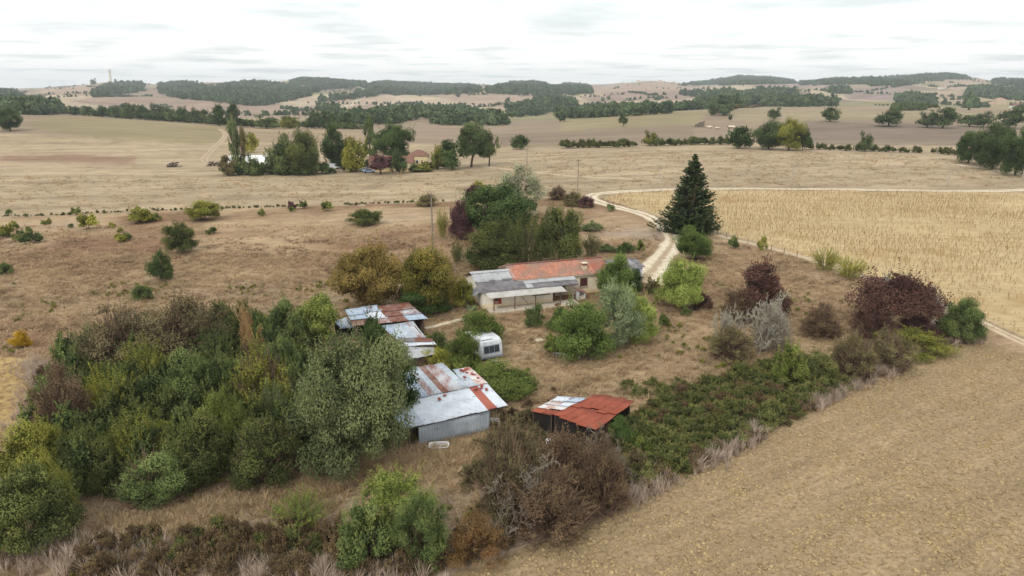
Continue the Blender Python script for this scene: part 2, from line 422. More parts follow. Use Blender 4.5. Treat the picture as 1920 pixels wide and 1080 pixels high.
for c, pl, a, b in PLOTS:
    q = np.array(pl); x0, y0 = q.min(0)-30; x1, y1 = q.max(0)+12
    m = np.nonzero((PX > x0) & (PX < x1) & (PY > y0) & (PY < y1) & (yy > a*K) & (yy < b*K))[0]
    if not len(m): continue
    X, Y_ = V[m, 0], V[m, 1]; w = np.zeros(len(m)); sc_ = 10 if a < 700 else 60      # ragged, gradual plot edges
    for j in range(6):
        jx = (fbm(X/sc_, Y_/sc_, 80+j, 3)-.5); jy = (fbm(X/sc_, Y_/sc_, 90+j, 3)-.5)
        w += inpoly(PX[m]+jx*26, PY[m]+jy*(9 if a < 700 else 3), pl)/6.0
    w = w[:, None]*(0.75 if a < 330 else 1); C[m] = C[m]*(1-w)+cvar(L3(*c), X, Y_, 60, 0.16, 11)*w
mm = np.zeros(len(V), bool)
me_ = inpoly(V[:, 0], V[:, 1], MEADOW)
n1 = fbm(V[:, 0]/9, V[:, 1]/9, 21, 4)[:, None]; n2 = fbm(V[:, 0]/26, V[:, 1]/20, 22, 3)[:, None]
cm = L3(168, 140, 110)*(1-n1) + L3(204, 176, 136)*n1
k1 = np.clip((n2-0.51)*6, 0, 1); cm = cm*(1-k1*0.75)+L3(136, 100, 76)*k1*0.75
k2 = np.clip((0.42-n2)*6, 0, 1); cm = cm*(1-k2*0.75)+L3(186, 166, 146)*k2*0.75
C[me_] = cm[me_]
ps = inpoly(V[:, 0], V[:, 1], SUNFL); C[ps] = cvar(L3(208, 182, 136), V[ps, 0], V[ps, 1], 22, 0.10, 41)
pp = inpoly(V[:, 0], V[:, 1], PLOUGH); C[pp] = cvar(L3(181, 156, 119), V[pp, 0], V[pp, 1], 7, 0.12, 51)
pw = inpoly(V[:, 0], V[:, 1], STRAW); C[pw] = cvar(L3(200, 170, 112), V[pw, 0], V[pw, 1], 6, 0.12, 61)
lum = C.mean(1, keepdims=True); C = (lum+(C-lum)*0.95)*0.73
COL = np.concatenate([C, np.ones((len(C), 1))], 1)

def ground_mat(name, fine, contrast, stretch, rot, bump, bscale, spots=None, mid=None):
    t = NT(name); t.rough(0.95); t.p.inputs['Specular IOR Level'].default_value = 0.05
    base = t.attr('col').outputs['Color']
    f = t.ramp(t.noise(fine, 6, 0.65, stretch=stretch, rot=rot), [(0.25, 1-contrast), (0.75, 1+contrast*0.8)])
    c = t.mix(1.0, base, f, 'MULTIPLY')
    if mid:
        f2 = t.ramp(t.noise(mid[0], 4, 0.6, stretch=mid[2], rot=rot), [(0.3, 1-mid[1]), (0.7, 1+mid[1]*0.7)])
        c = t.mix(1.0, c, f2, 'MULTIPLY')
    if spots:
        k = t.ramp(t.noise(spots[0], 5, 0.7), [(spots[1], 0.0), (spots[1]+0.12, spots[2])])
        c = t.mix(k, c, spots[3])
    t.col(c)
    t.bump(t.noise(bscale, 6, 0.7, stretch=stretch, rot=rot), bump, 0.12)
    return t.m
M_G = {
    0: ('meadow', ground_mat('dry_meadow', 1.5, 0.42, (0.5, 1.3, 1), 0.3, 1.0, 2.2, (0.7, 0.60, 0.55, srgb(112, 84, 66)), (0.3, 0.26, (0.6, 1.2, 1)))),
    1: ('ploughed_field', ground_mat('ploughed_soil', 3.2, 0.42, (0.7, 1.0, 1), 0.52, 1.0, 4.0, (2.4, 0.54, 0.75, srgb(98, 80, 60)), (0.5, 0.22, (0.12, 1.3, 1)))),
    2: ('sunflower_field', ground_mat('sunflower_soil', 0.9, 0.24, (0.5, 1.4, 1), -0.25, 0.7, 2.0, (0.10, 0.52, 0.5, srgb(150, 120, 78)), (0.25, 0.12, (0.3, 1.6, 1)))),
    3: ('stubble_field', ground_mat('stubble', 0.55, 0.34, (0.35, 1.9, 1), 0.25, 0.7, 1.5, (0.09, 0.53, 0.6, srgb(122, 106, 80)), (0.07, 0.28, (0.3, 1.7, 1)))),
    4: ('straw_field', ground_mat('straw', 1.4, 0.2, (1, 1, 1), 0.0, 0.8, 3.0)),
    5: ('hills', ground_mat('far_fields', 0.12, 0.20, (0.35, 1.6, 1), 0.1, 0.5, 0.3, None, (0.02, 0.16, (0.5, 1.4, 1))))}
for zid, (nm, mat) in M_G.items():
    q = quads[zone == zid]
    if not len(q): continue
    used, inv = np.unique(q, return_inverse=True)
    me = mesh_np(nm, V[used], inv.reshape(-1, 4), [mat], True, {'col': ('POINT', 'FLOAT_COLOR', COL[used])})
    tag(link(nm, me), kind='structure')

# ------------------------------------------------------------------ tracks
def ribbon(name, pts, width, mat, lift=0.05, step=1.0, wob=0.35, seed=1, edge_sink=0.12):
    P_ = np.array([G(*p)[:2] for p in pts])
    d = np.concatenate([[0], np.cumsum(np.linalg.norm(np.diff(P_, axis=0), axis=1))])
    n = max(4, int(d[-1]/step)); s = np.linspace(0, d[-1], n)
    X = np.interp(s, d, P_[:, 0]); Y_ = np.interp(s, d, P_[:, 1])
    for _ in range(6):
        X[1:-1] = (X[:-2]+2*X[1:-1]+X[2:])/4; Y_[1:-1] = (Y_[:-2]+2*Y_[1:-1]+Y_[2:])/4
    tx, ty = np.gradient(X), np.gradient(Y_); L = np.hypot(tx, ty)+1e-9; nx, ny = -ty/L, tx/L
    w = np.interp(s, d, width if hasattr(width, '__len__') else [width]*len(d))
    k = 9; vs_ = []; prof = np.linspace(-1, 1, k)
    for j, q in enumerate(prof):
        ww = w/2*q*(1+wob*(vnoise(s/2.3, s*0+j*3.7, seed)-0.5)*2*abs(q))
        x, y = X+nx*ww, Y_+ny*ww
        lf = lift - (edge_sink if abs(q) > 0.99 else 0) + (0.03 if abs(q) < 0.1 else 0)
        vs_.append(np.stack([x, y, hgt(x, y)+lf], -1))
    Vv = np.array(vs_); idx = np.arange(k*n).reshape(k, n)
    q = np.stack([idx[:-1, :-1], idx[:-1, 1:], idx[1:, 1:], idx[1:, :-1]], -1).reshape(-1, 4)[:, ::-1]
    uv = np.repeat(np.abs(prof)[:, None], n, 1).ravel()
    return tag(link(name, mesh_np(name, Vv.reshape(-1, 3), q, [mat], True, {'across': ('POINT', 'FLOAT', uv)})), kind='structure')
def track_mat(name, c1, c2, cv):
    t = NT(name); t.rough(0.95)
    c = t.ramp(t.noise(0.9, 5, 0.6), [(0.3, c1), (0.7, c2)])
    a = t.attr('across').outputs['Fac']
    nz = t.node('ShaderNodeMath', operation='MULTIPLY'); t.l.new(t.noise(1.3, 3), nz.inputs[0]); t.l.new(a, nz.inputs[1])
    ad = t.node('ShaderNodeMath', operation='MULTIPLY_ADD'); t.l.new(t.noise(0.9, 5, 0.7), ad.inputs[0]); ad.inputs[1].default_value = 0.7; ad2 = t.node('ShaderNodeMath', operation='ADD'); ad2.inputs[1].default_value = -0.35; t.l.new(a, ad2.inputs[0]); t.l.new(ad2.outputs[0], ad.inputs[2])
    v = t.ramp(ad.outputs[0], [(0.12, 0.75), (0.30, 0.0), (0.66, 0.0), (0.95, 1.0)])
    t.col(t.mix(v, c, cv)); t.bump(t.noise(4, 4), 0.5, 0.05)
    return t.m
M_TRACK = track_mat('white_gravel', srgb(190, 174, 148), srgb(214, 202, 180), srgb(150, 126, 98))
M_DIRT = track_mat('brown_earth', srgb(158, 138, 114), srgb(176, 156, 130), srgb(146, 126, 100))
M_EARTH = track_mat('pale_earth', srgb(176, 156, 130), srgb(196, 178, 152), srgb(150, 128, 100))
ribbon('gravel_track', [(1204, 530), (1222, 508), (1246, 478), (1262, 455), (1258, 436), (1240, 418), (1205, 401), (1165, 391), (1128, 381), (1104, 371), (1114, 364), (1160, 359.5), (1270, 354.5), (1400, 353.5), (1550, 354.5), (1700, 357), (1830, 358.5), (1905, 357), (2010, 349)],
       [8.5, 7, 5.0, 4.4, 4.2, 4, 4, 4, 4, 4.2, 4.2, 4, 3.6, 3.6, 3.4, 3.6, 3.8, 4, 4], M_TRACK)
ribbon('gravel_track', [(1925, 330), (1880, 321), (1822, 312), (1790, 308)], 3.6, M_TRACK, step=3, seed=4)
ribbon('field_path', [(1330, 437), (1400, 455), (1460, 469), (1530, 490), (1640, 528), (1750, 570), (1830, 601), (1920, 643), (1990, 676)], 1.9, M_EARTH, seed=2)
ribbon('field_path', [(412, 242), (425, 252), (412, 268), (398, 280), (380, 300), (395, 312)], 3.6, M_DIRT, step=4, seed=3)
ribbon('farm_track', [(1240, 338), (1060, 330), (905, 312)], 3.0, M_EARTH, step=3, seed=5)
ribbon('hill_road', [(640, 205), (668, 188), (690, 180), (705, 172)], 9, M_TRACK, lift=0.5, step=12, seed=6, edge_sink=0.4)

# ------------------------------------------------------------------ leaf materials (real leaf colours)
leaf('darkgreen', (39, 54, 30), (94, 113, 64))
leaf('oak', (45, 57, 36), (104, 119, 74))
leaf('hedge', (48, 58, 34), (112, 118, 68), c3=(136, 130, 76))
leaf('fresh', (72, 86, 40), (142, 150, 78), c3=(164, 164, 90))
leaf('mid', (56, 70, 42), (120, 134, 80), c3=(146, 146, 84))
leaf('greygreen', (82, 91, 60), (138, 145, 98))
leaf('silver', (104, 118, 84), (166, 178, 132))
leaf('willow', (118, 122, 97), (201, 201, 166))
leaf('yellowgreen', (91, 93, 41), (179, 175, 83))
leaf('olivebright', (73, 79, 36), (156, 154, 74))
leaf('olivebrown', (77, 70, 48), (147, 136, 94), c3=(148, 138, 108))
leaf('brown', (73, 59, 48), (136, 113, 87), c3=(108, 106, 70))
leaf('thorn', (75, 68, 50), (147, 134, 98), c3=(108, 112, 68))
leaf('burgundy', (66, 46, 43), (112, 82, 72))
leaf('plum', (64, 45, 48), (119, 85, 85))
leaf('rust', (90, 68, 46), (142, 110, 74), c3=(104, 104, 60))
leaf('autumn', (108, 94, 50), (166, 142, 82), c3=(112, 116, 58))
leaf('autumngreen', (68, 72, 34), (143, 132, 66), c3=(168, 132, 70))
leaf('bamboo', (88, 106, 46), (175, 186, 100))
leaf('laurel', (54, 72, 38), (116, 134, 70))
leaf('ivy', (56, 72, 36), (118, 130, 68), c3=(142, 142, 74))
leaf('conifer', (40, 52, 34), (90, 102, 66))
leaf('yellow', (144, 111, 27), (220, 179, 59))
leaf('bramble', (68, 76, 44), (132, 134, 80), c3=(124, 100, 70), var=0.3)
leaf('bramblebrown', (86, 72, 54), (136, 114, 84), c3=(114, 112, 68), var=0.25)
leaf('dry', (150, 126, 98), (204, 180, 144), 0.3, var=0.2)
leaf('drypink', (158, 138, 122), (206, 188, 170), 0.3, var=0.2)
leaf('drydark', (104, 84, 68), (146, 122, 98), 0.3, var=0.2)
leaf('farwood', (62, 78, 56), (116, 130, 92), var=0.38)
leaf('farwood2', (66, 82, 54), (122, 132, 88), var=0.35)
M_BARK = simple('bark', srgb(92, 78, 64), 0.9, 0.35, 6)
M_GREYBARK = simple('grey_bark', srgb(172, 166, 156), 0.9, 0.25, 5)
M_DEADWOOD = simple('dead_wood', srgb(170, 164, 146), 0.9, 0.22, 5)
M_TWIG = simple('brown_twigs', srgb(112, 90, 76), 0.95, 0.3, 5)
M_TWIGGREY = simple('grey_twigs', srgb(142, 132, 118), 0.95, 0.3, 5)

# ------------------------------------------------------------------ plant shapes: unit crowns, radius 1, from z=0 to z=2
def unit(v): return v/(np.linalg.norm(v, axis=-1, keepdims=True)+1e-9)
def sph(r, n): return unit(r.normal(size=(n, 3)))
def cards(pts, nrm, size, r, aspect=0.55, along=None, tint=None):
    """one bent-free leaf quad at every point"""
    n = len(pts)
    t = along if along is not None else sph(r, n)
    a = unit(np.cross(nrm, t)); b = unit(np.cross(a, nrm))
    s = np.asarray(size)*(0.65+0.7*r.random(n)); s = s[:, None]
    v = np.stack([pts-b*s, pts+a*s*aspect, pts+b*s, pts-a*s*aspect], 1).reshape(-1, 3)
    f = np.arange(4*n).reshape(n, 4)
    return v, f, (tint if tint is not None else r.random(n))
def join(parts):
    vs, fs, ts, o = [], [], [], 0
    for v, f, t in parts:
        vs.append(v); fs.append(f+o); ts.append(t); o += len(v)
    return np.concatenate(vs), np.concatenate(fs), np.concatenate(ts)
def leafmesh(name, parts):
    v, f, t = join(parts)
    return mesh_np(name, v, f, [LEAF['mid']], False, {'tint': ('FACE', 'FLOAT', np.clip(t, 0, 1))})

def lobes(r, n, shape, lr):
    """lobe centres filling the crown outline"""
    out = []; bd = sph(r, 9); ba = r.uniform(-0.30, 0.30, 9)
    while len(out) < n:
        d = sph(r, 1)[0]; rad = (0.30+0.55*r.random()**0.5)*(1+float((ba*np.exp(3*(bd@d-1))).sum()))
        if shape == 'round':
            p = d*rad; p[2] = p[2]*0.92
            if p[2] < -0.62: continue
        elif shape == 'dome':
            p = d*rad; p[2] = abs(p[2])*1.55-0.72
        elif shape == 'tall':
            p = d*rad; p[2] = d[2]*rad*1.05; w = 1-0.45*max(0, p[2]); p[0] *= w; p[1] *= w
        elif shape == 'cone':
            z = -0.85+1.7*r.random()**1.3; w = (1-z)/1.85*0.85+0.05; q = r.random()**0.5
            a = r.random()*6.283; p = np.array((math.cos(a)*w*q, math.sin(a)*w*q, z))
        elif shape == 'col':
            z = -0.85+1.72*r.random(); w = 0.72*(1-0.55*max(0, z)); q = r.random()**0.5
            a = r.random()*6.283; p = np.array((math.cos(a)*w*q, math.sin(a)*w*q, z))
        elif shape == 'flat':
            p = d*rad; p[2] = 0.25+0.5*abs(p[2])*1.1-0.15*np.hypot(p[0], p[1])
        out.append(np.append(p, lr*(0.45+1.0*r.random()**1.5)))
    return np.array(out)
def crown(name, seed, shape='round', nl=26, lr=0.34, n=6000, size=0.05, shoots=0.0, core=0.12, fuzz=0.3, aspect=0.55):
    r = np.random.default_rng(seed)
    Lb = lobes(r, nl, shape, lr)
    wt = Lb[:, 3]**2; wt /= wt.sum()
    k = r.choice(nl, n, p=wt); d = sph(r, n); d[:, 2] = d[:, 2]*0.85+0.18; d = unit(d)
    rad = 1-fuzz*r.random(n)**1.5 + 0.30*r.random(n)**5
    p = Lb[k, :3] + d*(Lb[k, 3]*rad)[:, None]*np.array((1, 1, 0.72))
    nr = unit(d*0.9+sph(r, n)*0.8+np.array((0, 0, 0.35)))
    lt = r.random(nl)
    tint = 0.75*lt[k]+0.25*r.random(n)
    parts = [cards(p, nr, np.full(n, size), r, aspect, tint=tint)]
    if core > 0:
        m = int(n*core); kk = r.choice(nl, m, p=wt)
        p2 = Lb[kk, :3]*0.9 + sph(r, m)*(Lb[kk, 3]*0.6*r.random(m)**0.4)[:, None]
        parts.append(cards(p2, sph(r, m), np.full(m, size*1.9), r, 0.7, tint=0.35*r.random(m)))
    if shoots > 0:
        m = int(60*shoots); kk = r.choice(nl, m); sd = unit(sph(r, m)*0.55+np.array((0, 0, 0.9))+unit(Lb[kk, :3]+1e-6)*0.35)
        st = Lb[kk, :3]+sd*(Lb[kk, 3]*0.7)[:, None]; ln = 0.14+0.26*r.random(m)
        per = 22; t = r.random((m, per)); q = (st[:, None]+sd[:, None]*(ln[:, None]*t)[..., None]).reshape(-1, 3)
        q += r.normal(size=q.shape)*0.018*(1.3-t.ravel())[:, None]
        parts.append(cards(q, unit(sph(r, m*per)+np.array((0, 0, 0.5))), np.full(m*per, size*0.8), r, aspect, tint=0.5+0.5*r.random(m*per)))
    v, f, t = join(parts)
    v[:, 2] += 1.0; v[:, 2] = np.maximum(v[:, 2], 0.01*r.random(len(v)))
    # fit to the unit box
    rr = np.percentile(np.hypot(v[:, 0], v[:, 1]), 98.5); v[:, :2] /= rr
    z1 = np.percentile(v[:, 2], 99.6); z0 = 0.0 if shape in ('dome', 'cone', 'col') else np.percentile(v[:, 2], 0.5)*0.6
    v[:, 2] = (v[:, 2]-z0)/(z1-z0)*2
    return mesh_np(name, v, f, [LEAF['mid']], False, {'tint': ('FACE', 'FLOAT', np.clip(t, 0, 1))})

def upright(name, seed, n_st=90, per=46, size=0.045, lean=0.5, aspect=0.28):
    """canes that rise from the base and arch over, leaves along them (bamboo, feathery bushes)"""
    r = np.random.default_rng(seed); q = []; al = []; ti = []
    for i in range(n_st):
        a = r.random()*6.283; b = 0.95*r.random()**0.4; h = (1.25+0.75*r.random())*(1-0.42*b*b); o = np.array((math.cos(a), math.sin(a), 0))
        t = np.sort(r.random(per)**0.62); tn = r.random()
        p = o*b*0.6 + o*(t**2)[:, None]*lean*(0.4+r.random()*0.8)*(0.35+b) + np.array((0, 0, 1))*(h*(t-0.12*t**4))[:, None]
        p += r.normal(size=p.shape)*(0.022+0.02*r.random())
        q.append(p); d = np.gradient(p, axis=0); al.append(unit(o*0.8+sph(r, per)*0.7+np.array((0, 0, -0.1)))); ti.append(0.5*tn+0.5*r.random(per))
    q = np.concatenate(q); al = np.concatenate(al); ti = np.concatenate(ti)
    v, f, t = cards(q, unit(sph(r, len(q))+np.array((0, 0, 0.7))), np.full(len(q), size), r, aspect, along=al, tint=ti)
    v[:, :2] /= np.percentile(np.hypot(v[:, 0], v[:, 1]), 98.5); v[:, 2] *= 2/np.percentile(v[:, 2], 99.7); v[:, 2] = np.maximum(v[:, 2], 0.0)
    return mesh_np(name, v, f, [LEAF['mid']], False, {'tint': ('FACE', 'FLOAT', np.clip(t, 0, 1))})

def conifer(name, seed, tiers=46, size=0.055):
    r = np.random.default_rng(seed); parts = []
    for i in range(tiers):
        h = i/(tiers-1.0); z = 0.06+1.84*h; L = (1-h)**0.82*(0.95+0.1*r.random())+0.03
        nb = max(5, int(20*(1-h)+6))
        for b in range(nb):
            a = r.random()*6.283; ln = L*(0.58+0.50*r.random())*(0.82+0.36*float(vnoise(np.array([a*1.1+9]), np.array([h*7.0]), seed)[0])); o = np.array((math.cos(a), math.sin(a), 0)); s = np.array((-o[1], o[0], 0))
            per = max(10, int(56*ln)+8); t = (0.15+0.85*r.random(per)**0.8)
            side = (r.random(per)-0.5)*2*0.16*(1.15-t)*ln**0.5
            p = o*(t*ln)[:, None] + s*side[:, None] + np.array((0, 0, 1))*(z-0.10*t*ln+0.22*ln*t**3+r.normal(size=per)*0.012)[:, None]
            al = unit(o+s*np.sign(side)[:, None]*0.6+np.array((0, 0, 0.35)))
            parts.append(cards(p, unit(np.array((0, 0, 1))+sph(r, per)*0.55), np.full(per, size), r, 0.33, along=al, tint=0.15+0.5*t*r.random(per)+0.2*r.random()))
    v, f, t = join(parts); v[:, :2] /= np.percentile(np.hypot(v[:, 0], v[:, 1]), 99.3); v[:, 2] *= 2/np.max(v[:, 2])
    return mesh_np(name, v, f, [LEAF['conifer']], False, {'tint': ('FACE', 'FLOAT', np.clip(t, 0, 1))})

def branches(name, seed, stems=1, levels=4, split=3, spread=0.75, length=0.55, rad=0.05, wig=0.25, up=0.25, twist=1, mind=0.004, nside=4):
    """tapering forked limbs, fitted to the unit box"""
    r = np.random.default_rng(seed); V_, F_ = [], []
    def seg(p, d, L, ra, rb, steps=3):
        base = len(V_); pts = [p]; dd = d
        for i in range(steps):
            dd = unit(dd+r.normal(size=3)*wig+np.array((0, 0, up*0.15))); pts.append(pts[-1]+dd*L/steps)
        for i, q in enumerate(pts):
            a = np.cross(dd, (0.31, 0.17, 0.93)); a = a/(np.linalg.norm(a)+1e-9); b = np.cross(dd, a); rr = ra+(rb-ra)*i/steps
            for k in range(nside):
                t = 6.283*k/nside; V_.append(q+rr*(math.cos(t)*a+math.sin(t)*b))
        for i in range(steps):
            for k in range(nside):
                j = (k+1) % nside; F_.append((base+i*nside+k, base+i*nside+j, base+(i+1)*nside+j, base+(i+1)*nside+k))
        return pts, dd
    def grow(p, d, L, ra, lev):
        pts, dd = seg(p, d, L, ra, max(mind, ra*0.62))
        if lev <= 0: return
        for i in range(split if lev > 1 else split+1):
            q = pts[-1] if i < 2 else pts[2]
            nd = unit(dd+sph(r, 1)[0]*spread+np.array((0, 0, up*0.3)))
            grow(q, nd, L*(0.62+0.28*r.random()), max(mind, ra*0.6), lev-1)
    for s in range(stems):
        a = 6.283*(s+r.random())/stems; o = np.array((math.cos(a), math.sin(a), 0))
        grow(o*0.06*(stems > 1), unit(np.array((0, 0, 1))+o*(0.55 if stems > 1 else 0.08)), length, rad, levels)
    v = np.array(V_); f = np.array(F_)
    v[:, :2] -= 0
    v[:, :2] /= np.percentile(np.hypot(v[:, 0], v[:, 1]), 99); v[:, 2] *= 2/np.percentile(v[:, 2], 99.5)
    v[:, 2] = np.maximum(v[:, 2], -0.03)
    return mesh_np(name, v, f, [M_BARK], False)

def twigs(name, seed, n=900, width=0.012, lean=0.9):
    """a dome of fine bare twigs"""
    r = np.random.default_rng(seed); d = sph(r, n); d[:, 2] = abs(d[:, 2]); ln = 0.25+0.35*r.random(n)
    p0 = d*(0.25+0.5*r.random(n))[:, None]; p0[:, 2] *= 1.6
    dd = unit(d*lean+sph(r, n)*0.6+np.array((0, 0, 0.4))); p1 = p0+dd*ln[:, None]; pm = (p0+p1)/2+r.normal(size=(n, 3))*0.05
    a = unit(np.cross(dd, sph(r, n)))*width
    v = np.stack([p0-a, p0+a, pm+a*.7, pm-a*.7, p1], 1).reshape(-1, 3); b = np.arange(n)*5
    f4 = np.stack([b, b+1, b+2, b+3], 1); f3 = np.stack([b+3, b+2, b+4], 1)
    v[:, 2] = np.maximum(v[:, 2], 0); v[:, :2] /= np.percentile(np.hypot(v[:, 0], v[:, 1]), 99); v[:, 2] *= 2/np.percentile(v[:, 2], 99.5)
    return mesh_np(name, v, [f4, f3], [M_TWIG], False)

PR = {}
for i in range(3):
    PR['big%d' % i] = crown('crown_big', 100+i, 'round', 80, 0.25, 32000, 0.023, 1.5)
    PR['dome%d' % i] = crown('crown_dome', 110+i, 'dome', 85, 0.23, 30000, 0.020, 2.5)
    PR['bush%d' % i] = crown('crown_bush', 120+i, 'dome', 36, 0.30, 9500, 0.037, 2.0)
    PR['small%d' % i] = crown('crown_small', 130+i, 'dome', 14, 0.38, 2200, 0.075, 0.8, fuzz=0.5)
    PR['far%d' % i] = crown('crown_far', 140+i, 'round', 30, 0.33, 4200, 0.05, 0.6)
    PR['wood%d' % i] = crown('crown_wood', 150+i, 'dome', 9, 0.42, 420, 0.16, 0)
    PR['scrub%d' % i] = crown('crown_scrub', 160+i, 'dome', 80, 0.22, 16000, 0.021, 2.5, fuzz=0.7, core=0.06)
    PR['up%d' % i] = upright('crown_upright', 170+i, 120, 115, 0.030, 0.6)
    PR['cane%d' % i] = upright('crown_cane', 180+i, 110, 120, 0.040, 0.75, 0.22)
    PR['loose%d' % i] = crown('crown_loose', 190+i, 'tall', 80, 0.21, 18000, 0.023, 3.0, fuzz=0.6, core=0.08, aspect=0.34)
PR['tall0'] = crown('crown_tall', 200, 'tall', 55, 0.26, 14000, 0.031, 1.6)
PR['tall1'] = crown('crown_tall', 201, 'tall', 55, 0.26, 14000, 0.031, 1.6)
PR['cone0'] = crown('crown_cone', 202, 'cone', 60, 0.22, 13000, 0.031, 1.6)
PR['col0'] = crown('crown_column', 203, 'col', 36, 0.30, 3200, 0.075, 1.2, aspect=0.4)
PR['flat0'] = crown('crown_spreading', 204, 'flat', 90, 0.19, 20000, 0.022, 1.6, core=0.06)
PR['fine0'] = crown('crown_fine', 210, 'round', 110, 0.21, 64000, 0.0155, 3.0)
PR['conifer0'] = conifer('crown_conifer', 205)
ST = {
    'trunk0': branches('trunk', 300, 1, 3, 3, 0.7, 0.62, 0.085, 0.12, 0.5),
    'trunk1': branches('trunk', 301, 1, 3, 3, 0.8, 0.5, 0.095, 0.16, 0.4),
    'stems0': branches('stem', 302, 5, 2, 3, 0.6, 0.7, 0.035, 0.15, 0.5),
    'stems1': branches('stem', 303, 7, 2, 2, 0.6, 0.7, 0.030, 0.15, 0.5),
    'pole0': branches('trunk', 304, 1, 2, 3, 0.4, 1.1, 0.10, 0.05, 1.0),
    'spread0': branches('trunk', 305, 2, 4, 3, 0.8, 0.5, 0.07, 0.22, 0.15),
    'dead0': branches('dead', 306, 4, 5, 3, 0.8, 0.55, 0.040, 0.32, 0.1, mind=0.0065),
    'dead1': branches('dead', 307, 3, 5, 3, 0.85, 0.5, 0.042, 0.34, 0.05, mind=0.0075),
    'twigs0': twigs('twigs', 308), 'twigs1': twigs('twigs', 309, 1500, 0.009)}

cnt = {}
def plant(name, label, cat, box, proto, mat, stem='stems0', stem_mat=None, group=None, rz=None, thing_part='crown', trunk_h=0.0, sq=1.0, extra=None, at=None):
    """a plant whose outline fills this box of the photograph (x0, y0, x1, y1)"""
    x0, y0, x1, y1 = box; cx, cy = (x0+x1)/2, (y0+y1)/2
    p = G(cx, cy, 0.0); b = a = 1.0
    for _ in range(4):
        m = mpp(p+np.array((0, 0, a))); b = (x1-x0)/2*m; h = (y1-y0)*m
        th = math.atan2(CAM_H-p[2]-a, p[1])
        a = math.sqrt(max((h/2)**2-(b*sq*math.sin(th))**2, (0.28*h)**2))/math.cos(th)
        p = G(cx, cy, a)
    if at:
        p = G(*at); m = mpp(p); b = (x1-x0)/2*m; d = ray(cx, y0+2); a = (CAM_H+d[2]*p[1]/d[1]-p[2])/2
    b *= 1.07; a *= 1.03
    e = empty(name, p - np.array((0, 0, 0.03)), (rz if rz is not None else random.random()*6.28))
    tag(e, label, cat, group)
    pm = PR[proto]
    c0 = trunk_h*2*a
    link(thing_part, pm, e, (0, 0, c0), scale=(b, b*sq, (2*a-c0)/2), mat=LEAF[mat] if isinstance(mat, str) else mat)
    if stem:
        s = 0.72 if not trunk_h else 0.85
        link('trunk' if stem[:5] in ('trunk', 'pole0', 'sprea') else 'stem', ST[stem], e, (0, 0, 0), scale=(b*s*0.9, b*s*sq*0.9, a*s), mat=stem_mat or M_BARK)
    if extra:
        for nm, pk, mt, sc in extra:
            link(nm, ST[pk] if pk in ST else PR[pk], e, (0, 0, 0), scale=(b*sc, b*sc, a*sc), mat=mt if not isinstance(mt, str) else LEAF[mt])
    return e

def bare(name, label, cat, box, proto, mat, group=None, extra=None, sq=1.0):
    x0, y0, x1, y1 = box; cx, cy = (x0+x1)/2, (y0+y1)/2
    p = G(cx, cy, 0.0); a = b = 1
    for _ in range(4):
        m = mpp(p+np.array((0, 0, a))); b = (x1-x0)/2*m; h = (y1-y0)*m
        th = math.atan2(CAM_H-p[2]-a, p[1]); a = math.sqrt(max((h/2)**2-(b*math.sin(th))**2, (0.28*h)**2))/math.cos(th); p = G(cx, cy, a)
    e = empty(name, p-np.array((0, 0, 0.03)), random.random()*6.28); tag(e, label, cat, group)
    link('branches', ST[proto], e, scale=(b, b, a), mat=mat)
    for nm, pk, mt, sc in (extra or []):
        link(nm, ST[pk] if pk in ST else PR[pk], e, scale=(b*sc, b*sc, a*sc), mat=mt if not isinstance(mt, str) else LEAF[mt])
    return e

# ------------------------------------------------------------------ scattered growth (stuff): points and the shapes set on them live in one mesh
def scatter(name, label, cat, protos, pts, scale, rotz, mats, tilt=0.0):
    """protos: list of (verts, faces, tint); every point carries one of them"""
    vs, fs, ts, var, o = [], [], [], [], 0
    for k, (v, f, t) in enumerate(protos):
        vs.append(v); fs.append(f+o); ts.append(t); var.append(np.full(len(v), k)); o += len(v)
    nv = o; n = len(pts)
    allv = np.concatenate(vs+[pts]); isp = np.concatenate([np.zeros(nv), np.ones(n)])
    vr = np.concatenate(var+[np.zeros(n)]).astype(int)
    sc = np.concatenate([np.ones((nv, 3)), scale if scale.ndim == 2 else np.repeat(scale[:, None], 3, 1)])
    rt = np.zeros((nv+n, 3)); rt[nv:, 2] = rotz
    if tilt: rt[nv:, :2] = rng.normal(size=(n, 2))*tilt
    me = mesh_np(name, allv, fs, mats, False, {'isp': ('POINT', 'FLOAT', isp), 'vr': ('POINT', 'INT', vr), 'sc': ('POINT', 'FLOAT_VECTOR', sc), 'rt': ('POINT', 'FLOAT_VECTOR', rt), 'tint': ('FACE', 'FLOAT', np.clip(np.concatenate(ts), 0, 1))})
    ob = link(name, me); tag(ob, label, cat, kind='stuff')
    md = ob.modifiers.new('scatter', 'NODES'); md.node_group = scatter_group(len(protos))
    return ob
_sg = {}
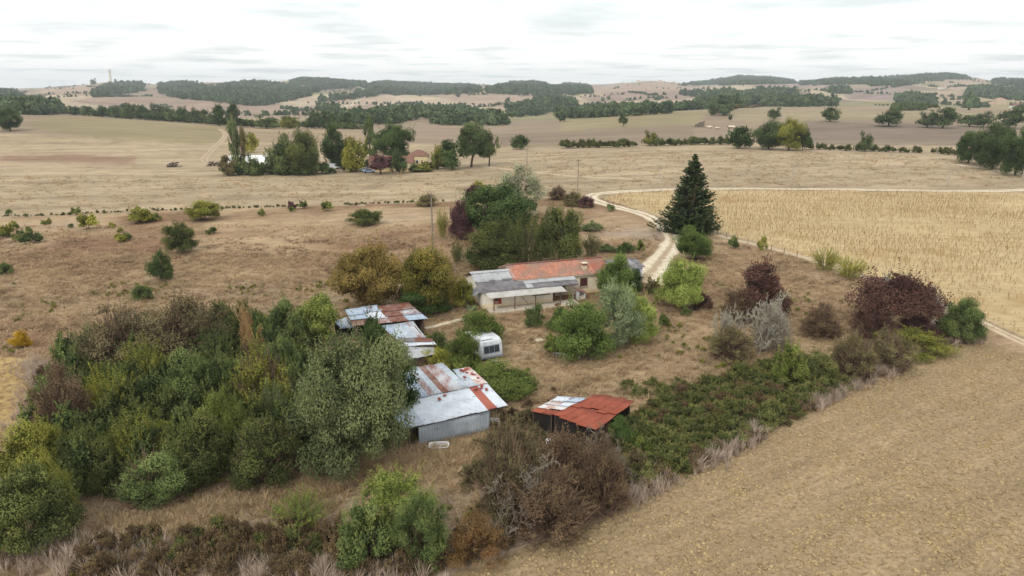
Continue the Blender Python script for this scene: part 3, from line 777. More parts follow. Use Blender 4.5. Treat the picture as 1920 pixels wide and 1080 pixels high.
def scatter_group(k):
    if k in _sg: return _sg[k]
    g = bpy.data.node_groups.new('scatter', 'GeometryNodeTree')
    g.interface.new_socket('Geometry', in_out='INPUT', socket_type='NodeSocketGeometry'); g.interface.new_socket('Geometry', in_out='OUTPUT', socket_type='NodeSocketGeometry')
    n, l = g.nodes, g.links; gi = n.new('NodeGroupInput'); go = n.new('NodeGroupOutput')
    def at(nm, ty):
        x = n.new('GeometryNodeInputNamedAttribute'); x.data_type = ty; x.inputs[0].default_value = nm; return x.outputs[0]
    cmp_ = n.new('FunctionNodeCompare'); cmp_.data_type = 'FLOAT'; cmp_.operation = 'GREATER_THAN'; cmp_.inputs[1].default_value = 0.5
    l.new(at('isp', 'FLOAT'), cmp_.inputs[0])
    sep = n.new('GeometryNodeSeparateGeometry'); sep.domain = 'POINT'
    l.new(gi.outputs[0], sep.inputs[0]); l.new(cmp_.outputs[0], sep.inputs[1])
    sp = n.new('GeometryNodeSplitToInstances'); sp.domain = 'POINT'; l.new(sep.outputs[1], sp.inputs[0])
    gid = [s for s in sp.inputs if s.name == 'Group ID'][0]; l.new(at('vr', 'INT'), gid)
    iop = n.new('GeometryNodeInstanceOnPoints'); l.new(sep.outputs[0], iop.inputs['Points']); l.new(sp.outputs[0], iop.inputs['Instance'])
    iop.inputs['Pick Instance'].default_value = True
    rv = n.new('FunctionNodeRandomValue'); rv.data_type = 'INT'
    ri = [s for s in rv.inputs if s.type == 'INT']; ri[0].default_value = 0; ri[1].default_value = k-1
    l.new([s for s in rv.outputs if s.type == 'INT'][0], iop.inputs['Instance Index'])
    l.new(at('sc', 'FLOAT_VECTOR'), iop.inputs['Scale'])
    e2r = n.new('FunctionNodeEulerToRotation'); l.new(at('rt', 'FLOAT_VECTOR'), e2r.inputs[0]); l.new(e2r.outputs[0], iop.inputs['Rotation'])
    l.new(iop.outputs[0], go.inputs[0]); _sg[k] = g
    return g
def raw(me):
    """verts, faces, tint of a mesh of quads"""
    v = np.empty(len(me.vertices)*3, np.float32); me.vertices.foreach_get('co', v)
    f = np.empty(len(me.loops), np.int32); me.loops.foreach_get('vertex_index', f)
    t = np.empty(len(me.polygons), np.float32); me.attributes['tint'].data.foreach_get('value', t)
    return v.reshape(-1, 3), f.reshape(-1, 4), t
def tuft(seed, n=14, w=0.018, lean=0.5, curl=0.4):
    r = np.random.default_rng(seed); a = r.random(n)*6.283; o = np.stack([np.cos(a), np.sin(a), 0*a], 1); s = np.stack([-o[:, 1], o[:, 0], 0*a], 1)
    h = 0.55+0.45*r.random(n); p0 = o*(0.10*r.random(n))[:, None]; ln = lean*(0.4+r.random(n))
    p1 = p0+o*(ln*0.4)[:, None]+np.array((0, 0, 1))*(h*0.62)[:, None]; p2 = p1+o*(ln*(0.35+curl))[:, None]+np.array((0, 0, 1))*(h*0.38*(1-curl*r.random(n)))[:, None]
    v = np.stack([p0-s*w, p0+s*w, p1+s*w*.8, p1-s*w*.8, p1-s*w*.8, p1+s*w*.8, p2+s*w*.2, p2-s*w*.2], 1).reshape(-1, 3); b = np.arange(n)*8
    f = np.concatenate([np.stack([b, b+1, b+2, b+3], 1), np.stack([b+4, b+5, b+6, b+7], 1)]); t = r.random(n)
    return v, f, np.concatenate([t, t])
def sample(poly, dens, jit=1.0, seed=0, mask=None):
    """points spread over a ground outline"""
    r = np.random.default_rng(seed); q = np.array(poly); x0, y0 = q.min(0); x1, y1 = q.max(0)
    n = int((x1-x0)*(y1-y0)*dens); x = x0+(x1-x0)*r.random(n); y = y0+(y1-y0)*r.random(n)
    k = inpoly(x, y, poly)
    if mask is not None: k &= mask(x, y)
    x, y = x[k], y[k]
    return np.stack([x, y, hgt(x, y)], 1)
def inview(p, m=120):
    u, v = proj(p[:, 0], p[:, 1], p[:, 2]); return p[(u > -m) & (u < 1920+m) & (v < 1080+m)]

# ------------------------------------------------------------------ building materials
def metal(name, c1, c2, rust=0.0, rc=(140, 74, 50), rs=0.9, rough=0.6, stretch=None, spots=0.0):
    t = NT(name); t.rough(rough); t.p.inputs['Specular IOR Level'].default_value = 0.3
    c = t.ramp(t.noise(0.8, 5, 0.6), [(0.3, srgb(*c1)), (0.7, srgb(*c2))])
    if rust > 0:
        k = t.ramp(t.noise(rs, 7, 0.68, stretch=stretch), [(0.61-rust*0.4, 0.0), (0.70-rust*0.39, 0.55), (0.80-rust*0.38, 1.0)])
        c = t.mix(k, c, t.ramp(t.noise(4, 4), [(0.3, srgb(*[x*0.72 for x in rc])), (0.7, srgb(*rc))]))
    if spots > 0:
        k = t.ramp(t.noise(2.6, 4, 0.7), [(0.60, 0.0), (0.66, spots)])
        c = t.mix(k, c, srgb(74, 66, 60))
    t.col(c); t.bump(t.noise(6, 3), 0.15, 0.02)
    return t.m
M_GALV = metal('galvanised_sheet', (150, 158, 168), (186, 194, 202), 0.10, spots=0.7)
M_GALVCLEAN = metal('pale_zinc_sheet', (184, 190, 198), (210, 216, 222), 0.0, spots=0.6)
M_GALVBLUE = metal('blue_grey_sheet', (140, 154, 172), (176, 188, 202), 0.14)
M_GALVWALL = metal('zinc_wall_sheet', (150, 158, 166), (178, 186, 194), 0.0, spots=0.35)
M_GALVRUST = metal('half_rusted_sheet', (158, 160, 164), (186, 188, 192), 0.42, (150, 84, 64), 0.7, stretch=(1, 0.4, 1))
M_RUSTY = metal('rusted_sheet', (132, 104, 94), (160, 140, 132), 0.62, (132, 82, 64), 0.9)
M_REDSHEET = metal('red_oxide_sheet', (134, 68, 50), (154, 82, 60), 0.2, (118, 60, 45), 1.1, 0.85)
M_REDSTRIP = metal('red_strip_sheet', (150, 84, 70), (168, 98, 82), 0.0, rough=0.7)
M_RUSTWHITE = metal('rust_streaked_sheet', (196, 194, 192), (218, 216, 214), 0.36, (184, 106, 70), 0.8)
M_FIBRE = metal('fibre_cement', (128, 126, 128), (150, 148, 150), 0.22, (112, 110, 104), 1.3, 0.9)
M_FIBREDK = metal('lichened_fibre_cement', (104, 100, 102), (130, 126, 128), 0.25, (92, 88, 86), 1.3, 0.9)
M_FIBREPALE = metal('pale_fibre_cement', (158, 158, 160), (178, 178, 180), 0.2, (140, 138, 134), 1.3, 0.9)
M_WOODDK = simple('weathered_timber', srgb(96, 82, 70), 0.9, 0.35, 4)
M_WOODGREY = simple('grey_timber', srgb(136, 126, 116), 0.9, 0.3, 4)
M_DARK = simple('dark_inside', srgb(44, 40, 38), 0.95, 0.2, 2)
def plaster(name, c, stain, low):
    t = NT(name); t.rough(0.95); p = t.obj()
    n = t.noise(0.9, 6, 0.65, vec=p)
    b = t.ramp(n, [(0.32, srgb(*[x*0.9 for x in c])), (0.68, srgb(*c))])
    k = t.ramp(t.noise(0.55, 6, 0.7, vec=p), [(0.52, 0.0), (0.66, 0.55)])
    b = t.mix(k, b, srgb(*stain))
    sx = t.node('ShaderNodeSeparateXYZ'); t.l.new(p, sx.inputs[0])
    ad = t.node('ShaderNodeMath', operation='MULTIPLY_ADD'); t.l.new(t.noise(1.6, 4, vec=p), ad.inputs[0]); ad.inputs[1].default_value = -0.7; t.l.new(sx.outputs[2], ad.inputs[2])
    g = t.ramp(ad.outputs[0], [(0.0, 0.7), (0.35, 0.0)])
    t.col(t.mix(g, b, srgb(*low))); t.bump(t.noise(9, 4, vec=p), 0.2, 0.02)
    return t.m
M_PLASTER = plaster('cream_plaster', (244, 232, 204), (220, 204, 174), (216, 186, 130))
M_PLASTER2 = plaster('white_plaster', (250, 244, 230), (228, 218, 200), (232, 208, 162))
M_PLASTERB = plaster('bluish_white_plaster', (214, 220, 228), (180, 188, 196), (180, 176, 170))
def canopy_mat():
    t = NT('milky_canopy_panel'); c = t.ramp(t.noise(0.7, 5, 0.6), [(0.3, srgb(200, 196, 188)), (0.7, srgb(228, 226, 222))])
    d = t.node('ShaderNodeBsdfDiffuse'); tr = t.node('ShaderNodeBsdfTranslucent'); t.l.new(c, d.inputs[0]); t.l.new(c, tr.inputs[0])
    mx = t.node('ShaderNodeMixShader'); mx.inputs[0].default_value = 0.45; t.l.new(d.outputs[0], mx.inputs[1]); t.l.new(tr.outputs[0], mx.inputs[2]); t.l.new(mx.outputs[0], t.out.inputs[0]); t.n.remove(t.p)
    return t.m
M_CANOPY = canopy_mat()
M_CONC = simple('concrete', srgb(196, 184, 168), 0.95, 0.22, 1.5)
M_STONE = simple('pale_stone', srgb(206, 192, 168), 0.95, 0.2, 2.5)
M_SHUTTER = simple('brown_shutter', srgb(84, 50, 46), 0.7, 0.2, 3)
M_REDPAINT = simple('red_paint', srgb(158, 68, 52), 0.7, 0.15, 3)
M_WHITE = simple('white_enamel', srgb(236, 236, 234), 0.3, 0.06, 3)
M_WHITEDIRT = simple('dirty_white_paint', srgb(214, 216, 218), 0.5, 0.16, 2.2)
M_CARAVAN = simple('caravan_white', srgb(200, 203, 206), 0.45, 0.34, 2.4)
M_GREYTRIM = simple('grey_trim', srgb(140, 150, 164), 0.5, 0.15, 3)
M_RUBBER = simple('rubber', srgb(34, 34, 36), 0.8, 0.2, 4)
M_GLASS = NT('dusty_glass'); M_GLASS.col(srgb(52, 58, 62)); M_GLASS.rough(0.15); M_GLASS.p.inputs['Specular IOR Level'].default_value = 0.6; M_GLASS = M_GLASS.m
M_BRICK = simple('red_brick', srgb(150, 80, 66), 0.9, 0.25, 5)
def tile_mat(name, c1, c2, grey, amount):
    t = NT(name); t.rough(0.9)
    c = t.ramp(t.attr('tint').outputs['Fac'], [(0.0, srgb(*c1)), (1.0, srgb(*c2))])
    k = t.ramp(t.noise(0.45, 6, 0.7), [(0.58-amount*0.25, 0.0), (0.72-amount*0.2, 0.8)])
    t.col(t.mix(k, c, srgb(*grey))); t.bump(t.noise(8, 3), 0.2, 0.02); return t.m
M_TILE = tile_mat('terracotta_tile', (160, 100, 80), (200, 142, 118), (142, 124, 112), 0.7)
M_TILEOLD = tile_mat('old_brown_tile', (120, 78, 70), (152, 104, 92), (124, 106, 98), 0.3)

def sheet_mesh(A, B, Cc, D, ribs, amp, trap=False, sag=0.0, seed=0):
    """corrugated sheet: A-B is the lower edge, D-C the upper one, ribs run from A to D"""
    A, B, Cc, D = [np.array(q, float) for q in (A, B, Cc, D)]
    nrm = unit(np.cross(B-A, D-A)); 
    if nrm[2] < 0: nrm = -nrm
    if abs(nrm[2]) < 0.2 and nrm[1] > 0: nrm = -nrm
    per = 4; nu = ribs*per+1; u = np.linspace(0, 1, nu); ph = (np.arange(nu) % per)
    off = np.where((ph == 1) | (ph == 2), amp, -amp) if trap else amp*np.sin(np.linspace(0, ribs*2*math.pi, nu)+0.3)
    nv = 4; v = np.linspace(0, 1, nv)
    r = np.random.default_rng(seed); bow = sag*np.sin(v*math.pi)*(0.5+r.random())
    P_ = ((A[None]*(1-u)[:, None]+B[None]*u[:, None])[:, None]*(1-v)[None, :, None] + (D[None]*(1-u)[:, None]+Cc[None]*u[:, None])[:, None]*v[None, :, None])
    P_ = P_ + nrm*(off[:, None, None]) - nrm*bow[None, :, None]
    th = 0.006
    n = nu*nv; idx = np.arange(n).reshape(nu, nv)
    top = np.stack([idx[:-1, :-1], idx[1:, :-1], idx[1:, 1:], idx[:-1, 1:]], -1).reshape(-1, 4)
    pts = np.concatenate([P_.reshape(-1, 3), P_.reshape(-1, 3)-nrm*th])
    bot = top[:, ::-1]+n
    e = []
    for a, b in list(zip(idx[:-1, 0], idx[1:, 0]))+list(zip(idx[1:, -1], idx[:-1, -1])): e.append((b, a, a+n, b+n))
    return mesh_np('sheet', pts, np.concatenate([top, bot, np.array(e)]), [], False)
def lerp4(A, B, Cc, D, u, v):
    A, B, Cc, D = [np.array(q, float) for q in (A, B, Cc, D)]
    return (A*(1-u)+B*u)*(1-v)+(D*(1-u)+Cc*u)*v
def course(parent, quad, n, mats, ribs=6, amp=0.018, trap=False, over=0.02, jit=0.04, name='roof_sheet', seed=0, lift=0.0, sag=0.0, v0=0.0, v1=1.0):
    """one row of separate sheets laid side by side over a four-cornered roof plane"""
    r = random.Random(seed)
    for i in range(n):
        u0, u1 = i/n-over/n*2, (i+1)/n+over/n*2
        j0, j1 = r.uniform(-jit, jit), r.uniform(-jit, jit)
        q = [lerp4(*quad, u0, v0+j0), lerp4(*quad, u1, v0+j0), lerp4(*quad, u1, v1+j1), lerp4(*quad, u0, v1+j1)]
        dz = lift+(0.012 if i % 2 else 0.0)+r.uniform(0, 0.012)
        q = [p+np.array((0, 0, dz)) for p in q]
        m = mats[i] if isinstance(mats, (list, tuple)) and len(mats) == n else r.choice(mats if isinstance(mats, (list, tuple)) else [mats])
        link(name, sheet_mesh(*q, ribs, amp, trap, sag, seed*31+i), parent, mat=m)

def tiled(parent, A, B, Cc, D, mat, pitch=0.24, course_len=0.4, amp=0.05, name='roof_tiles', fn=None, seed=0):
    """rows of half-round tiles, stepped course over course, A-B the eaves and D-C the ridge"""
    A, B, Cc, D = [np.array(q, float) for q in (A, B, Cc, D)]
    W = np.linalg.norm(B-A); Lg = np.linalg.norm(D-A); nr = max(4, int(W/pitch)); nc = max(2, int(Lg/course_len))
    nrm = unit(np.cross(B-A, D-A)); nrm = nrm if nrm[2] > 0 else -nrm; r = np.random.default_rng(seed)
    s = 6; prof = np.array([math.cos(math.pi*(k/s*2-1)) for k in range(s)])*amp
    vs, fs, ts, o = [], [], [], 0
    nu = nr*s+1; u = np.linspace(0, 1, nu); off = np.append(np.tile(prof, nr), prof[0])
    for c in range(nc):
        v0, v1 = c/nc, (c+1.12)/nc if c < nc-1 else 1.0
        for v, lf in ((v0, 0.035), (v1, 0.0)):
            P_ = (A*(1-v)+D*v)[None]*(1-u)[:, None]+(B*(1-v)+Cc*v)[None]*u[:, None]
            vs.append(P_+nrm*(off+lf+0.01*r.random())[:, None])
        i0 = o+np.arange(nu-1); fs.append(np.stack([i0, i0+1, i0+1+nu, i0+nu], 1)); o += 2*nu
        tt = np.repeat(r.random(nr), s)
        if fn is not None: tt = fn((np.arange(nu-1)+.5)/(nu-1), (c+.5)/nc, tt)
        ts.append(tt)
    me = mesh_np(name, np.concatenate(vs), np.concatenate(fs), [mat], False, {'tint': ('FACE', 'FLOAT', np.concatenate(ts))})
    o_ = link(name, me, parent); o_['kind'] = 'stuff'
    return o_

# ------------------------------------------------------------------ the farmhouse
HO = G(905, 579); HA = R(18)
def build_house():
    e = empty('farmhouse', HO, HA)
    tag(e, 'long low cream farmhouse with orange tile roof and grey corrugated wing', 'house')
    k = K
    def S(*p): return tuple(np.array(p)*k)
    MB().prism([tuple(np.array(p)*k) for p in ((0, -.5), (7.7, -.5), (7.7, 2.0), (3.9, 3.26), (0, 2.0))], 'x', 0, 4.66*k).build('wall', M_PLASTER2, e)
    MB().box(*S(4.66, 0.0, -.5), *S(8.9, 0.28, 1.98)).build('wall', M_PLASTER2, e)
    MB().prism([tuple(np.array(p)*k) for p in ((2.0, -.5), (7.8, -.5), (7.8, 2.66), (4.9, 3.6), (2.0, 2.66))], 'x', 4.69*k, 17.2*k).build('wall', M_PLASTER, e)
    MB().box(*S(9.0, 1.9, 0.1), *S(11.4, 1.985, 1.8)).build('porch_recess', simple('recess_plaster', srgb(190, 172, 152), 0.95), e)
    d = MB().box(*S(9.05, 1.84, 0.1), *S(9.85, 1.895, 1.62)).build('door', M_WOODDK, e)
    MB().box(*S(9.72, 1.80, 0.85), *S(9.77, 1.84, 0.95)).build('handle', M_GREYTRIM, d)
    # openings
    w = MB().box(*S(1.42, -0.05, 0.42), *S(2.32, 0.02, 1.32)).build('window', M_REDPAINT, e)
    MB().box(*S(1.52, -0.09, 0.86), *S(1.92, -0.04, 1.24)).build('pane', M_GLASS, w)
    MB().box(*S(1.50, -0.08, 0.50), *S(1.95, -0.045, 0.80)).build('panel', simple('pink_panel', srgb(196, 150, 138)), w)
    s = MB().box(*S(13.32, 1.90, 1.05), *S(14.28, 1.99, 2.10)).build('window', M_WOODDK, e)
    for i in range(2):
        sh = MB().box(*S(13.36+i*0.46, 1.85, 1.08), *S(13.78+i*0.46, 1.91, 2.07)).build('shutter', M_SHUTTER, s)
    MB().box(*S(13.24, 1.80, 0.97), *S(14.36, 2.0, 1.04)).build('sill', M_STONE, e)
    for i, (x, z0) in enumerate(((10.6, 1.15),)):
        w2 = MB().box(*S(x, 1.84, z0), *S(x+0.6, 1.895, z0+0.62)).build('window', M_WOODDK, e)
        MB().box(*S(x+.06, 1.80, z0+.06), *S(x+.54, 1.845, z0+.56)).build('pane', M_GLASS, w2)
    # tile roof
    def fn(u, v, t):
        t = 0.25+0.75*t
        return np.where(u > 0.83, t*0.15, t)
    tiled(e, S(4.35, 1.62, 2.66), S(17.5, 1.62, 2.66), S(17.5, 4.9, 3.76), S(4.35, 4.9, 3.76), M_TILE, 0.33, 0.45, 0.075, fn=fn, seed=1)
    tiled(e, S(17.5, 8.15, 2.66), S(4.35, 8.15, 2.66), S(4.35, 4.9, 3.755), S(17.5, 4.9, 3.755), M_TILE, 0.33, 0.45, 0.075, seed=2)
    m = MB()
    for i in range(30):
        x = 4.35+i*13.15/30
        m.tube([S(x, 4.9, 3.80), S(x+13.15/30*1.12, 4.9, 3.815)], [0.15, 0.12], 8)
    rd = m.build('ridge_tiles', M_TILEOLD, e); rd['kind'] = 'stuff'
    MB().box(*S(4.4, 1.66, 2.52), *S(17.45, 1.72, 2.64)).build('eaves_board', M_STONE, e)
    MB().prism([tuple(np.array(p)*k) for p in ((1.7, 2.56), (4.9, 3.64), (8.1, 2.56), (8.1, 2.44), (4.9, 3.5), (1.7, 2.44))], 'x', 4.42*k, 4.5*k).build('barge_board', M_WOODGREY, e)
    # grey sheet roofs
    a, b = (-0.35, -0.16, 2.03), (4.75, -0.16, 2.03)
    q1 = [S(*a), S(*b), S(4.75, 3.95, 3.40), S(-0.35, 3.95, 3.40)]
    course(e, q1, 6, [M_FIBREDK], 6, 0.028, seed=3, v0=0.0, v1=0.56)
    course(e, q1, 6, [M_FIBREPALE], 6, 0.028, seed=4, v0=0.52, v1=1.0, lift=0.035)
    q2 = [S(4.75, -0.16, 2.03), S(12.3, -0.16, 2.03), S(12.3, 1.85, 2.56), S(4.75, 1.85, 2.56)]
    course(e, q2, 9, [M_FIBREDK, M_FIBREPALE, M_FIBREDK, M_FIBREDK, M_FIBREDK, M_FIBREDK, M_FIBREDK, M_FIBREDK, M_FIBREDK], 6, 0.028, seed=5, v0=0, v1=0.55)
    course(e, q2, 9, [M_FIBREDK, M_FIBREPALE, M_FIBREPALE, M_FIBREPALE, M_FIBREPALE, M_FIBREPALE, M_FIBREPALE, M_FIBREPALE, M_FIBREPALE], 6, 0.028, seed=6, v0=0.5, v1=1.0, lift=0.035)
    q3 = [S(4.75, 8.0, 2.0), S(-0.35, 8.0, 2.0), S(-0.35, 4.05, 3.42), S(4.75, 4.05, 3.42)]
    course(e, q3, 6, M_FIBRE, 6, 0.028, seed=7)
    MB().prism([tuple(np.array(p)*k) for p in ((3.62, 3.40), (4.0, 3.56), (4.5, 3.42), (4.5, 3.37), (4.0, 3.51), (3.62, 3.35))], 'x', -0.5*k, 4.6*k).build('ridge_cap', M_FIBREPALE, e)
    MB().box(*S(9.0, -0.05, 1.9), *S(12.2, 0.06, 2.0)).build('beam', M_WOODDK, e)
    MB().tube([S(11.55, 0.0, 0), S(11.55, 0.0, 1.95)], 0.16, 8).build('post', M_WOODGREY, e)
    # porch canopy
    qc = [S(0.35, -1.95, 1.78), S(9.9, -1.95, 1.78), S(9.9, -0.02, 2.0), S(0.35, -0.02, 2.0)]
    course(e, qc, 11, M_CANOPY, 5, 0.012, seed=8, name='canopy_panel', jit=0.012)
    for x in (0.95, 3.5, 6.1, 9.25):
        MB().box(*S(x-.05, -1.62, -0.1), *S(x+.05, -1.52, 1.79)).build('post', M_WOODDK, e)
    MB().box(*S(0.4, -1.66, 1.72), *S(9.8, -1.5, 1.80)).build('canopy_beam', M_WOODGREY, e)
    MB().box(*S(5.6, -1.7, 1.54), *S(7.9, -1.62, 1.64)).build('rail', M_WOODDK, e)
    MB().tube([S(4.2, -0.4, 1.75), S(5.3, -1.1, 0.5)], 0.04, 5).build('prop', M_WOODGREY, e)
    # terrace and its edging stones
    MB().box(*S(0.35, -2.15, -.4), *S(11.6, -0.01, 0.10)).build('terrace', M_CONC, e)
    r = random.Random(4); x = 1.6
    while x < 10.8:
        w_ = r.uniform(0.35, 0.8); hh = r.uniform(0.12, 0.32)
        if r.random() < 0.8:
            MB().prism([(x*k, -2.45*k), ((x+w_)*k, -2.42*k), ((x+w_*.96)*k, -2.17*k), ((x+.03)*k, -2.2*k)], 'z', -0.3, hh*k).build('edging_stone', M_STONE, e)
        x += w_+0.04
    # chimney
    c = MB().box(*S(13.9, 2.55, 2.8), *S(14.5, 3.1, 3.5)).build('chimney', M_STONE, e)
    MB().box(*S(13.82, 2.47, 3.78), *S(14.58, 3.18, 3.87)).build('cap', M_STONE, c)
    MB().box(*S(13.98, 2.62, 3.5), *S(14.42, 3.03, 3.52)).build('flue', M_DARK, c)
    for dx, dy in ((0, 0), (.48, 0), (0, .43), (.48, .43)):
        MB().box(*S(13.9+dx, 2.55+dy, 3.5), *S(14.02+dx, 2.67+dy, 3.78)).build('pier', M_BRICK, c)
    # lean-to on the left gable
    ql = [S(-2.0, 0.5, 1.15), S(-2.0, 2.6, 1.15), S(0.02, 2.6, 2.0), S(0.02, 0.5, 2.0)]
    course(e, ql, 2, M_FIBREPALE, 5, 0.03, seed=9, name='lean_to_sheet')
    MB().box(*S(-1.75, 0.7, -.3), *S(-1.62, 0.83, 1.3)).build('post', M_WOODGREY, e)
    MB().box(*S(-1.5, 0.9, -.3), *S(-0.7, 1.7, 0.9)).build('log_stack', M_TWIG, e)
build_house()

def build_annex():
    o = HO + np.array((math.cos(HA)*19.2-math.sin(HA)*5.0, math.sin(HA)*19.2+math.cos(HA)*5.0, 0))*K; o[2] = hgt(o[0], o[1])
    e = empty('garage', o, HA); tag(e, 'bluish white garage with grey corrugated roof beside the gravel drive', 'garage')
    def S(*p): return tuple(np.array(p)*K)
    MB().prism([tuple(np.array(p)*K) for p in ((0, -.4), (2.6, -.4), (2.6, 2.25), (0, 1.85))], 'x', 0, 4.5*K).build('wall', M_PLASTERB, e)
    course(e, [S(-.25, -.3, 1.86), S(4.8, -.3, 1.86), S(4.8, 2.85, 2.36), S(-.25, 2.85, 2.36)], 6, [M_FIBREDK, M_FIBRE], 6, 0.03, seed=12)
    MB().box(*S(3.0, -0.05, 0), *S(4.1, 0.0, 1.6)).build('door', simple('blue_door', srgb(120, 132, 156)), e)
build_annex()

def build_well():
    o = G(1088, 560); e = empty('well_house', o, R(20)); tag(e, 'small white well house with a red tiled lid before the cream wall', 'well house')
    MB().box(-.55, -.5, -.2, -.43, .5, 1.15).build('wall', M_WHITEDIRT, e)
    MB().box(.43, -.5, -.2, .55, .5, 0.95).build('wall', M_WHITEDIRT, e)
    MB().box(-.43, .38, -.2, .43, .5, 1.05).build('wall', M_WHITEDIRT, e)
    MB().box(-.43, -.3, -.2, .43, .38, 0.5).build('basin', M_CONC, e)
    tiled(e, (.75, -.7, 0.98), (.75, .7, 0.98), (-.75, .7, 1.5), (-.75, -.7, 1.5), M_TILEOLD, 0.22, 0.35, 0.04, seed=3)
build_well()

# ------------------------------------------------------------------ sheet-metal sheds
def build_metal_shed():
    o = G(787, 838); e = empty('metal_shed', o, R(26.4))
    tag(e, 'large zinc shed with ribbed pale front wall and one red roof strip', 'shed')
    def S(*p): return tuple(np.array(p)*K)
    course(e, [S(0, 0, -.2), S(5.65, 0, -.2), S(5.65, 0, 1.86), S(0, 0, 1.76)], 7, M_GALVWALL, 4, 0.022, True, seed=20, name='wall_sheet', jit=0.0)
    course(e, [S(5.65, 0.03, -.2), S(5.65, 6.6, -.2), S(5.65, 6.6, 2.2), S(5.65, 0.03, 1.84)], 8, M_GALVWALL, 4, 0.02, True, seed=21, name='wall_sheet', jit=0.0)
    MB().box(*S(0.15, 6.5, -.2), *S(5.6, 6.6, 2.15)).build('wall', M_WOODDK, e)
    MB().box(*S(0.02, 0.9, -.2), *S(0.12, 6.4, 1.85)).build('wall', M_WOODDK, e)
    for x, y in ((-0.75, 0.15), (-0.4, 0.5), (0.0, 0.12), (5.55, 0.12), (-0.8, 3.4), (-0.8, 6.3)):
        MB().tube([S(x, y, -.2), S(x, y, 1.82+0.05*y)], 0.06, 6).build('post', M_WOODDK, e)
    MB().tube([S(-1.1, -0.05, 1.66), S(7.0, -0.05, 1.78)], 0.045, 6).build('purlin', M_WOODDK, e)
    MB().tube([S(-1.1, 3.6, 2.06), S(7.0, 3.6, 2.1)], 0.045, 6).build('purlin', M_WOODDK, e)
    ql = [S(-1.3, -0.25, 1.80), S(7.1, -0.25, 1.92), S(7.1, 3.75, 2.26), S(-1.3, 3.75, 2.2)]
    ms = [M_GALVBLUE, M_GALV, M_GALVCLEAN, M_GALVCLEAN, M_GALVCLEAN, M_GALVCLEAN, M_GALVCLEAN, M_GALVCLEAN, M_REDSTRIP, M_GALVCLEAN]
    course(e, ql, 10, ms, 9, 0.014, seed=22, jit=0.018, sag=0.05)
    qu = [S(0.9, 3.5, 2.20), S(5.5, 3.5, 2.22), S(5.2, 8.6, 2.50), S(0.9, 9.0, 2.5)]
    course(e, qu, 8, [M_GALV, M_GALVBLUE, M_GALVRUST, M_GALV, M_RUSTY, M_GALVRUST, M_GALVRUST, M_GALV], 2, 0.03, True, seed=23, jit=0.01, lift=0.05)
    qr = [S(5.45, 3.5, 2.22), S(7.12, 3.5, 2.24), S(6.95, 6.95, 2.44), S(5.5, 6.95, 2.44)]
    course(e, qr, 2, [M_GALV, M_RUSTWHITE], 9, 0.014, seed=24, jit=0.015, lift=0.05)
    qx = [S(-1.3, 3.5, 2.16), S(1.0, 3.5, 2.18), S(0.9, 6.4, 2.36), S(-0.9, 6.4, 2.36)]
    course(e, qx, 3, [M_RUSTY, M_GALV, M_GALVRUST], 6, 0.016, seed=25, jit=0.05, lift=0.03)
    return e, S
e_ms, S_ms = build_metal_shed()
def build_bricks():
    r = random.Random(9); me = MB().box(-.17, -.09, 0, .17, .09, .09).mesh('brick', mat=M_BRICK); n = 0
    M = e_ms.matrix_basis
    spots = [(6.0, 6.5), (6.25, 6.35), (6.5, 6.5), (6.3, 5.9), (6.6, 5.5), (6.7, 5.3), (5.8, 5.2), (6.75, 4.6), (6.3, 2.95), (6.5, 3.3), (6.6, 2.6), (5.85, 3.0), (3.2, 3.0), (2.6, 2.6), (6.1, 6.2)]
    from mathutils import Matrix, Vector
    Mw = Matrix.Translation(e_ms.location) @ Matrix.Rotation(R(26.4), 4, 'Z')
    for i, (x, y) in enumerate(spots):
        z = (1.93+(y+0.25)*0.083 if y < 3.6 else 2.29+(y-3.5)*0.058)
        p = Mw @ Vector((x*K, y*K, z*K+0.03))
        b = link('brick', me, loc=p, rot=(0, 0, r.random()*3), scale=(r.uniform(.8, 1.3),)*3)
        tag(b, 'red brick lying loose on the zinc shed roof', 'brick', 'bricks on the zinc shed roof')
build_bricks()

def tin_shed(name, label, quads, wallmat, wall_h=None):
    """quads: roof planes (four photo points with heights) and how they are sheeted"""
    pts = [[Z(px, py, z*K) for px, py, z in q] for q, *_ in quads]
    base = sum(p for p in pts[0])/4; base[2] = float(hgt(base[0], base[1]))
    e = empty(name, base); tag(e, label, 'shed')
    for i, ((q, n, mats, ribs, amp, cs), P_) in enumerate(zip(quads, pts)):
        L = [p-base for p in P_]
        for c in range(cs):
            mm = mats[c % len(mats)] if isinstance(mats[0], (list, tuple)) else mats
            course(e, L, n, mm, ribs, amp, seed=len(label)+i*7+c, v0=c/cs-0.02, v1=(c+1)/cs+0.03, lift=0.03*c, jit=0.05, sag=0.10)
        # walls under the roof, set in from its edges, and corner posts
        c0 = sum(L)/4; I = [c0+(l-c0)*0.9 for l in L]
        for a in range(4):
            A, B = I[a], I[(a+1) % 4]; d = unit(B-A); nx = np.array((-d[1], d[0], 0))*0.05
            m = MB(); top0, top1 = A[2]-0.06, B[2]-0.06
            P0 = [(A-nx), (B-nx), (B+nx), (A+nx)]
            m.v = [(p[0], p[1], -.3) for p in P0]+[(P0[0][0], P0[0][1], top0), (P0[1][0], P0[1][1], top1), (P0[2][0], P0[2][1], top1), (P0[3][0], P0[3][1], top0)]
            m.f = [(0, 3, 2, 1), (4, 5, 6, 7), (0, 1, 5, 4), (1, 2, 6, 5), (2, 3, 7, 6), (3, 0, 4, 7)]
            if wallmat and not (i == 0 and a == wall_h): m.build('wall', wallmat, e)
        for l in I:
            MB().tube([(l[0], l[1], -.3), (l[0], l[1], l[2]-0.03)], 0.07, 6).build('post', M_WOODDK, e)
    return e
